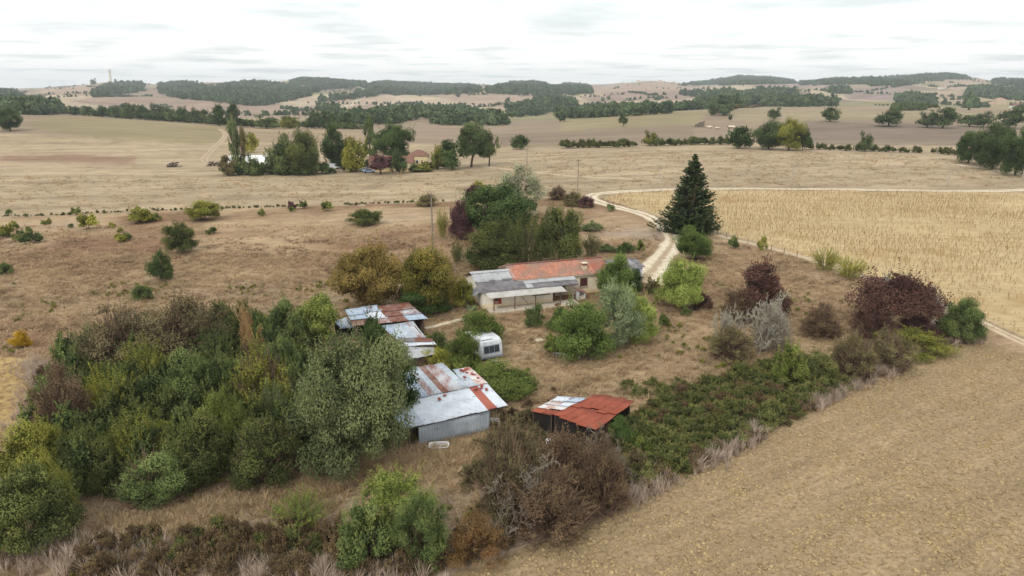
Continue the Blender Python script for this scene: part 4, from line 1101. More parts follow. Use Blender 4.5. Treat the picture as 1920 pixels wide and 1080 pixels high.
tin_shed('tin_shed', 'low shed with blue-grey and rusted sheets under the orange-brown tree', [
    ([(664, 611, 1.8), (802, 598, 1.8), (764, 567, 2.2), (649, 582, 2.2)], 4, [[M_RUSTY, M_GALVRUST, M_RUSTY, M_GALVBLUE], [M_GALVBLUE, M_GALVCLEAN, M_RUSTY, M_GALVRUST], [M_GALVBLUE, M_GALVBLUE, M_RUSTY, M_RUSTY]], 6, 0.016, 3)], M_WOODDK, 0)
tin_shed('tin_shed', 'shed with smooth grey metal roof and one rust stain', [
    ([(744, 635, 1.85), (799, 633, 1.85), (775, 603, 2.1), (716, 611, 2.1)], 4, [M_GALVBLUE, M_GALV, M_GALV, M_GALVRUST], 6, 0.012, 1)], M_WOODDK, 0)
tin_shed('tin_shed', 'narrow shed with a white sheet lying over grey timbered roof', [
    ([(748, 649, 2.0), (818, 646, 2.0), (808, 635, 2.15), (747, 634, 2.15)], 2, [[M_GALVCLEAN, M_GALVCLEAN], [M_FIBREDK, M_RUSTY]], 5, 0.012, 2)], M_WOODDK)
tin_shed('tin_shed', 'shed with plain weathered grey sheet roof beside the ivy', [
    ([(764, 675, 1.9), (824, 661, 1.9), (812, 652, 2.1), (748, 650, 2.1)], 4, [M_FIBRE, M_FIBRE, M_FIBREPALE], 6, 0.014, 1)], M_WOODDK)
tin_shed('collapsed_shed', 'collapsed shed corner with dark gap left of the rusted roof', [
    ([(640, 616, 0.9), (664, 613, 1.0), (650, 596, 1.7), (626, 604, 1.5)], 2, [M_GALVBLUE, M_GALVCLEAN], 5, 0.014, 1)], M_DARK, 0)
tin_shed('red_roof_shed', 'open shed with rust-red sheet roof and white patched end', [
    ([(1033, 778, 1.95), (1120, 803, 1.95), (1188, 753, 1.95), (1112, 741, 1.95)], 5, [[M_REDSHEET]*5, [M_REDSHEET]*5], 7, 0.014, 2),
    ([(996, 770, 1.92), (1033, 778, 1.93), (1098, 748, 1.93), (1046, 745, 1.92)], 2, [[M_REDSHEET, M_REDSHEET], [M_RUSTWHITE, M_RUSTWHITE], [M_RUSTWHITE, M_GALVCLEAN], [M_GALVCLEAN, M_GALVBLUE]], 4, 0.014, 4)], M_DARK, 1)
def flat_scrap(name, label, cat, quad, mat, ribs=3, amp=0.02):
    P_ = [Z(px, py, z) for px, py, z in quad]; b = sum(P_)/4; b[2] = float(hgt(b[0], b[1]))
    o = link(name, sheet_mesh(*[p-b for p in P_], ribs, amp, False, 0.08, 3), loc=b, mat=mat); tag(o, label, cat); return o
flat_scrap('fallen_sheet', 'pale fallen roof sheet between the two shed groups', 'metal sheet', [(750, 692, 0.9), (768, 700, 0.7), (774, 676, 1.6), (756, 672, 1.5)], M_GALVBLUE)
flat_scrap('fallen_sheet', 'rusty orange scrap sheet leaning at the zinc shed corner', 'metal sheet', [(756, 700, 0.8), (772, 704, 0.8), (775, 693, 1.1), (760, 690, 1.1)], M_RUSTWHITE)
flat_scrap('crumpled_sheet', 'crumpled white sheet lying right of the zinc shed wall', 'metal sheet', [(922, 797, 0.05), (938, 795, 0.1), (936, 784, 0.5), (919, 783, 0.75)], M_WHITEDIRT, 2, 0.06)

# ------------------------------------------------------------------ caravan, bath, bench and other things in the yard
def build_caravan():
    a, b = G(902, 682), G(943, 674); d = b-a; ang = math.atan2(d[1], d[0]); w = np.linalg.norm(d[:2])
    e = empty('caravan', (a+b)/2, ang); tag(e, 'old white caravan half swallowed by green creeper', 'caravan')
    L = 4.6; hw = w/2; z0, z1 = 0.42, 2.5
    prof = [(0.10, z0), (0.0, 0.75), (0.02, 1.25), (0.16, 1.95), (0.28, 2.25), (0.52, 2.42), (1.0, 2.5), (L-.9, 2.5), (L-.35, 2.38), (L-.1, 2.1), (L, 1.2), (L-.05, z0)]
    m = MB(); n = len(prof); xs = [(-hw, 0.06), (-hw+.07, 0.0), (hw-.07, 0.0), (hw, 0.06)]
    c = np.array((L/2, 1.4))
    for x, s in xs:
        for p in prof:
            q = np.array(p)+(c-np.array(p))*s; m.v.append((x, q[0], q[1]))
    for i in range(3):
        for j in range(n):
            k2 = (j+1) % n; m.f.append((i*n+j, (i+1)*n+j, (i+1)*n+k2, i*n+k2))
    m.f.append(tuple(range(n))); m.f.append(tuple(range(4*n-1, 3*n-1, -1)))
    m.build('body', M_CARAVAN, e)
    fr = MB().quad((-hw*.74, -.035, 1.02), (hw*.74, -.035, 1.02), (hw*.70, 0.12, 1.92), (-hw*.70, 0.12, 1.92)).build('window_frame', M_GREYTRIM, e)
    for i in range(3):
        x0 = -hw*.68+i*hw*.46; x1 = x0+hw*.42
        MB().quad((x0, -.05, 1.10), (x1, -.05, 1.10), (x1, 0.085, 1.84), (x0, 0.085, 1.84)).build('pane', M_GLASS, fr)
    for s in (-1, 1):
        for y0, y1 in ((0.7, 1.6), (2.9, 3.8)):
            MB().box(min(s*(hw-.005), s*(hw+.02)), y0, 1.1, max(s*(hw-.005), s*(hw+.02)), y1, 1.75).build('window', M_GLASS, e)
        wl = MB().tube([(s*(hw-.24), 2.3, .31), (s*(hw-.04), 2.3, .31)], .31, 14).build('wheel', M_RUBBER, e)
        MB().tube([(s*(hw-.05), 2.3, .31), (s*(hw-.025), 2.3, .31)], .17, 10).build('rim', M_GREYTRIM, wl)
    MB().box(-hw*.96, -.03, .50, hw*.96, .03, .66).build('bumper', M_GREYTRIM, e)
    MB().tube([(-.5, .1, .45), (0, -1.1, .42)], .04, 5).tube([(.5, .1, .45), (0, -1.1, .42)], .04, 5).build('drawbar', M_GREYTRIM, e)
    MB().box(-hw*.8, .5, 2.5, hw*.2, 1.2, 2.56).build('roof_hatch', M_WHITEDIRT, e)
    return e
build_caravan()

def build_bath():
    a, b = G(803, 843), G(843, 841); d = b-a; L = 1.75; ang = math.atan2(d[1], d[0])
    m = MB(); n = 28
    def ring(lx, ly, z, p=4.0):
        base = len(m.v)
        for k2 in range(n):
            t = 6.2832*k2/n; c, s = math.cos(t), math.sin(t)
            m.v.append((lx*math.copysign(abs(c)**(2/p), c), ly*math.copysign(abs(s)**(2/p), s), z))
        return base
    R_ = [ring(.62, .24, 0.03), ring(.70, .29, .10), ring(.80, .35, .45), ring(.88, .40, .46), ring(.88, .40, .50), ring(.79, .32, .50), ring(.74, .29, .36), ring(.62, .23, .14)]
    for u, v in zip(R_[:-1], R_[1:]):
        for k2 in range(n): j = (k2+1) % n; m.f.append((u+k2, u+j, v+j, v+k2))
    m.f.append(tuple(R_[0]+k2 for k2 in range(n-1, -1, -1))); m.f.append(tuple(R_[-1]+k2 for k2 in range(n)))
    e = empty('bathtub', (a+b)/2, ang); e.rotation_euler = (R(16), 0, ang); tag(e, 'white enamel bathtub lying in dry weeds before the zinc wall', 'bathtub')
    m.build('tub', M_WHITE, e, True)
    MB().lathe([(0.035, .145), (0.035, .155)], 10, (-.5, 0)).build('drain', M_GREYTRIM, e)
build_bath()

def build_bench():
    a, b = G(1037, 667), G(1064, 671); d = b-a; L = np.linalg.norm(d[:2]); e = empty('white_bench', a, math.atan2(d[1], d[0]))
    tag(e, 'broken white wooden bench in the dry grass by the dark laurel', 'bench')
    for i in range(2): MB().box(0, -.18+i*.2, .42, L, -.02+i*.2, .47).build('slat', M_WHITEDIRT, e)
    for i in range(5):
        x = 0.05+i*(L-.1)/4; MB().box(x-.03, -.15, -.05, x+.03, .12, .42).build('leg', M_WHITEDIRT, e)
    MB().box(-.05, .1, 0, .03, .18, 0.95).build('backrest_post', M_WHITEDIRT, e)
    MB().box(-.05, .1, .72, .5, .14, .86).build('backrest_slat', M_WHITEDIRT, e)
build_bench()

def blob(name, label, cat, px, py, rad, mat, seed, h=1.0, lift=0.0):
    p = G(px, py); r = np.random.default_rng(seed); m = MB(); nn = 14
    prof = [(math.sin(math.pi*(i+.02)/7), -math.cos(math.pi*i/7)) for i in range(8)]
    m.lathe([(rad*max(q, 0.02), rad*h*(z*0.5+0.5)) for q, z in prof], nn)
    m.v = [tuple(np.array(v)*(0.75+0.5*r.random())) for v in m.v]
    o = m.build(name, mat, loc=p+np.array((0, 0, lift))); tag(o, label, cat); return o
_o = blob('plastic_sheet', 'crumpled white plastic sheet caught in the brown thicket', 'plastic sheet', 1031, 842, 0.36, M_WHITEDIRT, 2, 1.0)
_o.location = Z(1031, 832, 2.7)
blob('white_bucket', 'small white bucket on the ground right of the laurel', 'bucket', 1086, 672, 0.16, M_WHITEDIRT, 5)
blob('flower_urn', 'brown clay urn at the foot of the right canopy post', 'urn', 1046, 574, 0.42, simple('clay', srgb(112, 74, 58)), 6, 0.9)
blob('stone_heap', 'small heap of grey stones left of the yard shrub', 'stones', 1011, 640, 0.5, M_STONE, 7, 0.5)

def build_path():
    e = empty('paved_path', G(833, 608)); o = np.array(e.location); e['kind'] = 'structure'
    a, b = G(797, 617)[:2], G(876, 597)[:2]; d = b-a; L = np.linalg.norm(d); u = d/L; v = np.array((-u[1], u[0])); r = random.Random(3); n = 12
    for i in range(n):
        c = a+u*L*(i+.5)/n+v*r.uniform(-.06, .06); w, h = L/n*0.46, 0.36; ang = r.uniform(-.08, .08)
        p = [c+u*(sx*w+sy*ang*.3)+v*(sy*h) for sx, sy in ((-1, -1), (1, -1), (1, 1), (-1, 1))]
        z = float(hgt(c[0], c[1]))-o[2]
        MB().prism([(q[0]-o[0], q[1]-o[1]) for q in p], 'z', z-.05, z+.10+r.uniform(0, .03)).build('slab', M_STONE, e)
build_path()

# ------------------------------------------------------------------ poles
def util_pole(px, py, top, label, mat=None, arm=True, r=0.14, cat='utility pole', fixed=None):
    p = G(px, py); h = max(4.0, (py-top)*mpp(p)/math.cos(math.atan2(CAM_H, p[1]))); r = max(r, 0.5*mpp(p)) if p[1] > 260 else r
    e = empty('utility_pole', p); tag(e, label, cat, 'utility poles across the fields')
    MB().tube([(0, 0, -.2), (0, 0, h*.5), (0, 0, h)], [r, r*.85, r*.65], 8).build('shaft', mat or M_WOODGREY, e)
    if arm:
        MB().box(-.75, -.06, h-.55, .75, .06, h-.43).build('crossarm', M_WOODDK, e)
        for x in (-.65, 0, .65): MB().lathe([(.04, h-.43), (.06, h-.34), (.03, h-.26)], 6, (x, 0)).build('insulator', M_GREYTRIM, e)
M_POLE = simple('concrete_pole', srgb(172, 162, 150), 0.9, 0.15, 2)
util_pole(812, 476, 365, 'tall grey wooden pole behind the orange-brown tree', None, True, 0.16)
util_pole(988, 316, 273, 'wooden pole above the silver willow in the stubble field')
util_pole(1083, 362, 299, 'brown wooden pole right of the brown bushes by the track bend')
util_pole(1236, 337, 313, 'pale pole in the stubble field left of the conifer', M_POLE)
util_pole(1484, 347, 310, 'pale pole in the stubble slope right of the conifer', M_POLE)
util_pole(1777, 349, 320, 'pale pole near the track at the far right of the stubble slope', M_POLE)
util_pole(1916, 340, 310, 'pale pole at the right edge beside the curving track', M_POLE)
for px, py, t, l in ((62, 209, 183, 'white pole on the left crest nearest the lone round tree'), (170, 210, 196, 'short pole on the left crest above the green strip'), (205, 215, 195, 'pole on the left crest before the hedgerow oaks'),
                     (297, 220, 207, 'thin short pole on the left crest mid hedgerow'), (343, 226, 205, 'tall pole on the left crest before the dark conifers'), (468, 236, 213, 'white pole on the crest right of the dark conifers'),
                     (493, 236, 216, 'pole on the crest second right of the conifers'), (533, 237, 216, 'pole on the crest above the farm shrubs'), (564, 236, 213, 'pole on the crest above the dark farm trees')):
    util_pole(px, py, t, l, M_POLE, False)
for px, py, t, l in ((1528, 284, 265, 'pole right of the mid-field tree clump'), (1601, 288, 273, 'short pole left of the lone slim tree'), (1708, 293, 276, 'pole right of the lone slim tree'), (1755, 294, 283, 'short pole in the hollow at right'), (1821, 310, 283, 'pole before the dark trees at right'), (1358, 216, 205, 'pole left of the leftmost round oak')):
    util_pole(px, py, t, l, M_POLE, False)

def cables():
    a, b = G(812, 476), G(1083, 362); a = a+np.array((0, 0, 9.6)); b = b+np.array((0, 0, 8.6))
    for i, dx in enumerate((-.6, .6)):
        P_ = [a*(1-t)+b*t+np.array((dx, 0, -2.2*4*t*(1-t)*0.5)) for t in np.linspace(0, 1, 20)]
        o = MB().tube([p-a for p in P_], 0.012, 4).build('overhead_cable', M_RUBBER, loc=a); tag(o, ['left', 'right'][i]+' overhead cable between the tall grey pole and the brown pole', 'cable')
cables()
# fence posts along the field path
fp = [(1345, 441), (1362, 446), (1382, 451), (1402, 457), (1424, 463), (1446, 469), (1470, 476), (1494, 483)]
for i, (px, py) in enumerate(fp):
    o = MB().tube([(0, 0, -.2), (0.02*(i % 3-1), 0, 1.15)], 0.05, 6).build('fence_post', M_WOODDK, loc=G(px, py)); tag(o, 'thin wooden fence post on the field path, %s from the conifer' % 'first second third fourth fifth sixth seventh eighth'.split()[i], 'fence post', 'fence posts along the field path')

# ------------------------------------------------------------------ far buildings
def gable(name, label, cat, px, py, L, W, H, RH, rz, wm, rm, wins=2, door=True, hip=False, group=None, chim=False):
    p = G(px, py); e = empty(name, p, rz); tag(e, label, cat, group)
    MB().prism([(-W/2, -1.5), (W/2, -1.5), (W/2, H), (0, H+(0 if hip else RH*.97)), (-W/2, H)] if not hip else [(-W/2, -1.5), (W/2, -1.5), (W/2, H), (-W/2, H)], 'x', -L/2, L/2).build('wall', wm, e)
    o = 0.35; m = MB(); ins = W/2 if hip else -o
    q = [(-L/2-o, -W/2-o, H-.1), (L/2+o, -W/2-o, H-.1), (L/2+o, W/2+o, H-.1), (-L/2-o, W/2+o, H-.1), (-L/2+ins, 0, H+RH), (L/2-ins, 0, H+RH)]
    m.v = q; m.f = [(0, 1, 5, 4), (2, 3, 4, 5), (0, 4, 3), (1, 2, 5), (3, 2, 1, 0)]
    rf = m.build('roof', rm, e)
    if chim: MB().box(L*.2, -.4, H+RH*.4, L*.2+.8, .4, H+RH+.9).build('chimney', M_STONE, rf)
    for i in range(wins):
        x = -L/2+(i+.7)*L/(wins+.6); w = MB().box(x-.45, -W/2-.06, H*.45, x+.45, -W/2+.02, H*.45+1.2).build('window', M_WHITEDIRT, e)
        MB().box(x-.34, -W/2-.09, H*.45+.1, x+.34, -W/2-.05, H*.45+1.1).build('pane', M_GLASS, w)
    if door: MB().box(L*.12, -W/2-.06, 0, L*.12+1.0, -W/2+.02, 2.1).build('door', M_SHUTTER, e)
    return e
M_OCHRE = plaster('ochre_plaster', (232, 212, 166), (206, 184, 142), (200, 174, 128))
M_ROOFOLD = simple('brown_tile_roof', srgb(126, 94, 82), 0.9, 0.2, 1.2)
M_ROOFPALE = simple('pale_tile_roof', srgb(176, 140, 122), 0.9, 0.2, 0.8)
M_FARWALL = simple('far_white_wall', srgb(226, 218, 206), 0.9, 0.08, 0.5)
gable('farmhouse', 'two-storey ochre farm building with brown hipped roof behind shrubs', 'house', 786, 316, 7.2, 6.0, 4.9, 2.0, R(4), M_OCHRE, M_ROOFOLD, 1, False, True)
gable('longhouse', 'low long ochre house with brown roof behind the burgundy trees', 'house', 735, 320, 15, 6, 3.2, 2.0, R(3), M_OCHRE, M_ROOFOLD, 4, True)
gable('carport', 'flat-roofed grey carport behind the parked white van', 'carport', 645, 312, 9, 5, 2.6, 0.3, R(2), M_WOODGREY, M_FIBREPALE, 0, False)
def tunnel():
    a, b = G(432, 307), G(522, 307); d = b-a; L = np.linalg.norm(d[:2]); e = empty('polytunnel', a, math.atan2(d[1], d[0])); tag(e, 'white polytunnel behind the shrubs of the far farm', 'polytunnel')
    prof = [(3.2*math.cos(t), 3.0*math.sin(t)+.2) for t in np.linspace(0, math.pi, 13)]
    MB().prism([(3.2, -.5)]+prof+[(-3.2, -.5)], 'x', 0, L).build('cover', M_WHITE, e)
    for i in range(6):
        x = L*i/5; MB().tube([(x, 3.23*math.cos(t), 3.03*math.sin(t)+.2) for t in np.linspace(0, math.pi, 13)], .06, 5).build('hoop', M_GREYTRIM, e)
tunnel()
def car(px, py, rz, label, paint, van=False):
    p = G(px, py); e = empty('parked_car', p, rz); tag(e, label, 'van' if van else 'car', 'vehicles parked at the far farm')
    if van: pr = [(-2.3, .35), (2.25, .35), (2.3, .95), (1.75, 1.15), (1.2, 1.95), (-2.25, 2.05), (-2.32, .9)]
    else: pr = [(-2.05, .32), (2.05, .32), (2.1, .75), (1.2, .92), (0.55, 1.42), (-1.0, 1.45), (-1.85, 1.0), (-2.1, .9)]
    MB().prism(pr, 'y', -.85, .85).build('body', paint, e)
    wz = (1.2, 1.75) if van else (.95, 1.34)
    gl = [(0.5, wz[0]), (1.45, wz[0]), (1.1, wz[1]), (.5, wz[1])] if van else [(-1.3, wz[0]), (.95, wz[0]), (.5, wz[1]), (-.95, wz[1])]
    for s in (-1, 1): MB().prism(gl, 'y', min(s*.84, s*.87), max(s*.84, s*.87)).build('side_window', M_GLASS, e)
    for x in (-1.3, 1.35):
        for s in (-1, 1): MB().tube([(x, s*.68, .33), (x, s*.89, .33)], .33, 12).build('wheel', M_RUBBER, e)
    for s in (-.6, .6): MB().box(2.02 if not van else 2.24, s-.15, .6, 2.12 if not van else 2.33, s+.15, .72).build('headlight', M_WHITE, e)
M_CARW = simple('car_white', srgb(222, 226, 230), 0.25, 0.04); M_CARB = simple('car_blue_grey', srgb(140, 156, 178), 0.25, 0.05)
car(626, 317, R(8), 'white van parked before the grey carport', M_CARW, True)
car(686, 321, R(40), 'white car half hidden beside the blue-grey car', M_CARW)
car(692, 324, R(15), 'blue-grey car parked in front near the burgundy tree', M_CARB)
def logpile(px, py, L, label, seed):
    p = G(px, py); e = empty('log_pile', p, 0.1); tag(e, label, 'log pile'); r = random.Random(seed)
    for row in range(4):
        for i in range(int(L/.55)-row):
            x = -L/2+i*.55+row*.27; x += r.uniform(-.5, .5); zz = .25+row*.36+r.uniform(-.15, .15); MB().tube([(x+r.uniform(-.8, .8), -1.3+r.uniform(-.6, .6), zz), (x+r.uniform(-.8, .8), 1.3+r.uniform(-.6, .6), zz+r.uniform(-.3, .3))], r.uniform(.12, .26), 6).build('log', r.choice([M_TWIG, M_WOODDK, M_WOODGREY]), e)
logpile(328, 313, 4.5, 'heap of dark logs alone in the pale field', 1)
logpile(402, 311, 4.5, 'stacked logs just left of the farm poplar', 2)
# ruin in the middle field
def ruin():
    p = G(1308, 238); e = empty('ruin', p, R(10)); tag(e, 'ruined grey stone walls among rubble in the middle field', 'ruin')
    MB().prism([(-3.5, -1), (3.5, -1), (3.5, 4.5), (2.0, 3.2), (0.5, 3.6), (-2.0, 2.2), (-3.5, 1.6)], 'y', -3, -2.5).build('wall', simple('ruin_stone', srgb(112, 104, 92)), e)
    MB().prism([(-3, -1), (3, -1), (3, 2.0), (-3, 4.0)], 'x', 3.0, 3.5).build('wall', simple('ruin_stone_pale', srgb(168, 150, 128)), e)
    MB().prism([(-3, -1), (3, -1), (2.6, 2.4), (-1, 1.2)], 'x', -3.5, -3.0).build('wall', simple('ruin_stone_pale', srgb(168, 150, 128)), e)
ruin()
for i, (px, py, s) in enumerate(((1330, 240, 1.4), (1345, 241, 1.0), (1372, 240, 1.6), (1390, 241, 1.1))):
    blob('rubble_heap', 'pale rubble heap right of the ruined walls, number %s from the ruin' % ['one', 'two', 'three', 'four'][i], 'rubble', px, py, s*1.6, M_STONE, 20+i, 0.6)
# water tower on the left skyline
def tower():
    p = G(208, 156); m = mpp(p); h = 24*m; e = empty('water_tower', p); tag(e, 'slender pale concrete tower on the left skyline', 'tower')
    MB().lathe([(2.6*m, -3), (2.3*m, h*.5), (2.4*m, h*.82), (2.9*m, h*.86), (2.9*m, h)], 14).build('shaft', M_FARWALL, e)
    MB().lathe([(1.2*m, h), (1.2*m, h*1.04)], 8).build('cap', M_GREYTRIM, e)
tower()
# hilltop village and scattered far houses
vill = [(1165, 155, 22), (1180, 155, 14), (1197, 154, 16), (1206, 152, 12), (1218, 150, 14), (1227, 151, 12), (1238, 153, 16), (1250, 153, 12), (1142, 155, 14), (1128, 154, 12)]
vill.sort(); VO = ['leftmost', 'second', 'third', 'fourth', 'fifth', 'sixth', 'seventh', 'eighth', 'ninth', 'rightmost']
for i, (px, py, L) in enumerate(vill):
    gable('village_house', 'white house on the central right skyline, %s in the hilltop village' % VO[i], 'house', px, py, L, 9, 5, 3, R(random.uniform(-25, 25)), M_FARWALL, M_ROOFPALE, 2, False, group='houses of the hilltop village')
gable('manor', 'pale cube-shaped manor house at the far right edge', 'house', 1873, 196, 16, 13, 9, 2.5, R(-12), simple('manor_stone', srgb(196, 178, 150)), M_ROOFPALE, 3, True, True)
gable('manor_wing', 'long low stone wing left of the pale manor', 'house', 1845, 200, 24, 8, 5, 2, R(-5), simple('stone_wall_far', srgb(196, 176, 148)), M_ROOFPALE, 5, True)
gable('red_roof_house', 'house with pinkish red roof right of the manor', 'house', 1905, 203, 16, 9, 4, 3, R(8), M_FARWALL, M_ROOFOLD, 3, True)
gable('small_house', 'small white house at the track end on the left crest', 'house', 425, 231, 5, 4, 2.8, 1.6, R(20), M_FARWALL, M_ROOFPALE, 1, False)
gable('small_house', 'white roofed house among trees behind the farm, centre left', 'house', 652, 211, 14, 8, 4, 2.5, R(10), M_FARWALL, M_ROOFPALE, 2, False)
for i, (px, py, l) in enumerate(((1650, 152, 'white farm on the right hill, left of two'), (1672, 152, 'white farm on the right hill, right of two'), (1765, 167, 'pale farm buildings on the right mid hill'))):
    gable('far_house', l, 'house', px, py, 18, 9, 5, 3, R(12*i), M_FARWALL, M_ROOFPALE, 3, False)
gable('kiosk', 'small open hut with conical roof among bushes on the right ridge', 'hut', 1703, 196, 5, 5, 4.2, 1.6, 0, M_WOODGREY, M_ROOFOLD, 0, False, True)

# ------------------------------------------------------------------ trees and shrubs round the house
def T(name, label, box, proto, mat, stem='trunk0', **kw): return plant(name, label, 'tree', box, proto, mat, stem, **kw)
def B(name, label, box, proto, mat, stem='stems0', **kw): return plant(name, label, 'shrub', box, proto, mat, stem, thing_part='foliage', **kw)
TW = [('twigs', 'twigs0', M_TWIG, 0.95)]; TWG = [('twigs', 'twigs1', M_TWIGGREY, 1.03)]
# behind the house
T('broadleaf_tree', 'dark green round tree behind the house beside the plum', (856, 345, 1002, 448), 'big0', 'darkgreen')
B('purple_plum', 'dark purple plum bush left of the dark round tree', (838, 374, 888, 450), 'dome0', 'plum')
B('purple_plum', 'small brownish plum shoot above the purple plum', (872, 345, 905, 378), 'bush1', 'plum')
T('silver_willow', 'pale silvery willow behind the dark round tree', (930, 306, 1032, 402), 'loose0', 'willow', sq=0.9)
B('yellow_shrub', 'yellowish shrub just left of the silver willow', (876, 338, 912, 362), 'bush0', 'yellowgreen')
B('clipped_hedge', 'left half of the tall green hedge behind the house', (866, 412, 985, 510), 'dome0', 'hedge')
B('clipped_hedge', 'tallest middle part of the green hedge behind the house', (930, 398, 1040, 506), 'up1', 'hedge')
B('clipped_hedge', 'right end of the tall green hedge behind the house', (1000, 388, 1094, 500), 'dome2', 'hedge')
B('brown_shrub', 'brown shrub at the track bend, left of three', (1028, 349, 1066, 374), 'bush0', 'brown', extra=TW)
B('brown_shrub', 'olive shrub at the track bend, middle of three', (1056, 358, 1096, 386), 'bush1', 'olivebrown')
B('brown_shrub', 'reddish shrub at the track bend, right of three', (1084, 366, 1114, 390), 'bush2', 'plum')
B('garden_shrub', 'dark rounded shrub beyond the house roof by the drive', (1152, 452, 1190, 476), 'bush0', 'darkgreen')
B('garden_shrub', 'low green shrub left of the dark rounded one beyond the roof', (1120, 456, 1154, 474), 'bush1', 'mid')
B('garden_shrub', 'bright small shrub right of the dark rounded one beyond the roof', (1192, 448, 1212, 472), 'small1', 'fresh')
B('garden_shrub', 'upright shrub between the tall hedge and the roof end', (1090, 436, 1130, 482), 'up0', 'hedge')
B('garden_shrub', 'narrow green shrub at the left foot of the tall hedge', (844, 453, 870, 494), 'up1', 'hedge')
B('garden_shrub', 'grey tuft of weeds by the drive, left', (1090, 415, 1130, 434), 'small0', 'greygreen', stem=None)
B('garden_shrub', 'grey tuft of weeds at the inside of the track curve', (1136, 382, 1154, 396), 'small2', 'greygreen', stem=None)
# conifer and its bush
T('conifer_tree', 'dark conical conifer standing by the gravel drive', (1240, 291, 1356, 440), 'conifer0', 'conifer', 'pole0')
B('round_shrub', 'bright green round shrub at the foot of the conifer', (1270, 425, 1339, 488), 'dome1', 'laurel')
# autumn trees
T('autumn_tree', 'orange-brown autumn tree left of the green-brown one', (624, 457, 762, 580), 'big1', 'autumn', 'trunk1')
T('autumn_tree', 'green-brown tree touched with orange beside the house yard', (732, 464, 852, 584), 'big2', 'autumngreen', 'trunk0')
B('dark_shrub', 'dark green shrub under the green-brown tree', (745, 530, 845, 588), 'dome2', 'darkgreen')
# yard
B('gable_shrub', 'brownish green shrub against the left gable', (846, 518, 890, 578), 'bush2', 'olivebright')
B('cushion_plant', 'pale silvery cushion plant at the house corner', (872, 571, 894, 585), 'small0', 'silver', stem=None)
B('weeping_shrub', 'arching green shrub growing over the caravan', (864, 583, 950, 650), 'dome2', 'ivy', at=(903, 655))
B('creeper', 'green creeper mound on the left side of the caravan', (836, 618, 906, 700), 'dome0', 'ivy')
B('creeper', 'large green creeper mound in front of the caravan', (880, 676, 1012, 748), 'dome1', 'ivy')
B('creeper', 'yellowish creeper mound behind the zinc shed', (790, 652, 862, 705), 'dome2', 'yellowgreen')
B('creeper', 'green creeper between the caravan and the zinc shed', (836, 672, 910, 725), 'bush0', 'ivy')
B('creeper', 'small green bush right of the grey sheds', (798, 618, 842, 664), 'bush1', 'mid')
B('terrace_shrub', 'small green shrub before the terrace', (984, 568, 1024, 612), 'bush2', 'mid')
B('yard_shrub', 'little green shrub left of the dark laurel', (1018, 622, 1056, 664), 'bush0', 'fresh')
B('laurel', 'big dark green laurel in front of the house', (1030, 560, 1150, 672), 'dome0', 'laurel')
B('laurel', 'low outer branch of laurel at its left', (1026, 572, 1080, 622), 'bush1', 'laurel')
T('olive_tree', 'round silver-green tree rising behind the laurel', (1098, 530, 1206, 650), 'loose1', 'silver', at=(1156, 652))
B('bamboo', 'yellow-green bamboo clump right of the silver-green tree', (1160, 550, 1240, 650), 'dome0', 'bamboo', stem='stems1', at=(1196, 640))
B('bamboo', 'light bamboo clump right of the white gravel drive', (1230, 486, 1320, 580), 'dome2', 'bamboo', stem='stems1')
B('bamboo', 'thin bamboo shoots between house wall and silver-green tree', (1140, 528, 1190, 580), 'cane0', 'bamboo', stem='stems1')
B('red_shrub', 'low dark red shrub right of the bamboo by the drive', (1298, 548, 1342, 582), 'small1', 'burgundy')
T('ivy_tree', 'leafy tree with grey ivy at the right end of the house', (1114, 474, 1182, 566), 'dome1', 'laurel', at=(1148, 556))
B('side_shrub', 'dark green shrub at the edge of the gravel yard', (1162, 502, 1210, 556), 'bush2', 'darkgreen')
B('side_shrub', 'grey leafless shrub on the gravel side', (1210, 520, 1240, 552), 'small0', 'olivebrown')
B('lawn_shrub', 'tiny green shrub below the drive bamboo', (1234, 588, 1256, 614), 'small2', 'laurel')
B('lawn_shrub', 'tiny green shrub right below the drive bamboo', (1276, 574, 1296, 594), 'small1', 'mid')
# right-hand side
T('burgundy_tree', 'burgundy-leaved tree behind the grey dead tree', (1372, 488, 1484, 600), 'cone0', 'burgundy', 'spread0')
B('brown_scrub', 'brown leafless scrub left of the grey dead tree', (1350, 540, 1430, 604), 'scrub0', 'brown', extra=TW)
bare('dead_tree', 'pale grey dead tree with a dense crown of bare branches', 'tree', (1392, 548, 1506, 660), 'dead0', M_DEADWOOD, extra=[('twigs', 'twigs1', M_TWIGGREY, 0.8)])
bare('dead_tree', 'smaller pale dead tree left of the dense grey one', 'tree', (1326, 574, 1396, 664), 'dead1', M_DEADWOOD, extra=[('twigs', 'twigs0', M_TWIGGREY, 0.8)])
B('brown_scrub', 'brown-green scrub under the smaller dead tree', (1326, 606, 1418, 676), 'scrub1', 'olivebrown', extra=TW)
B('brown_scrub', 'dark brown scrub right of the grey dead tree', (1500, 566, 1584, 634), 'scrub2', 'brown', extra=TW)
T('burgundy_tree', 'spreading burgundy tree with pale trunk by the field edge', (1600, 506, 1780, 632), 'flat0', 'burgundy', 'spread0', stem_mat=M_GREYBARK, rz=0.4, trunk_h=0.12)
B('red_scrub', 'dark reddish scrub under the spreading burgundy tree', (1602, 572, 1690, 640), 'scrub0', 'burgundy', extra=TW)
B('red_scrub', 'reddish low scrub at the right foot of the burgundy tree', (1676, 584, 1760, 640), 'scrub1', 'plum', extra=TW)
B('edge_shrub', 'green shrub at the corner of the two right fields', (1766, 558, 1846, 642), 'dome2', 'mid')
B('edge_shrub', 'olive scrub below the burgundy tree', (1640, 606, 1780, 672), 'scrub2', 'olivebright')
B('grey_scrub', 'greyish bare scrub along the field corner, left', (1558, 624, 1650, 712), 'scrub1', 'olivebrown', extra=TW)
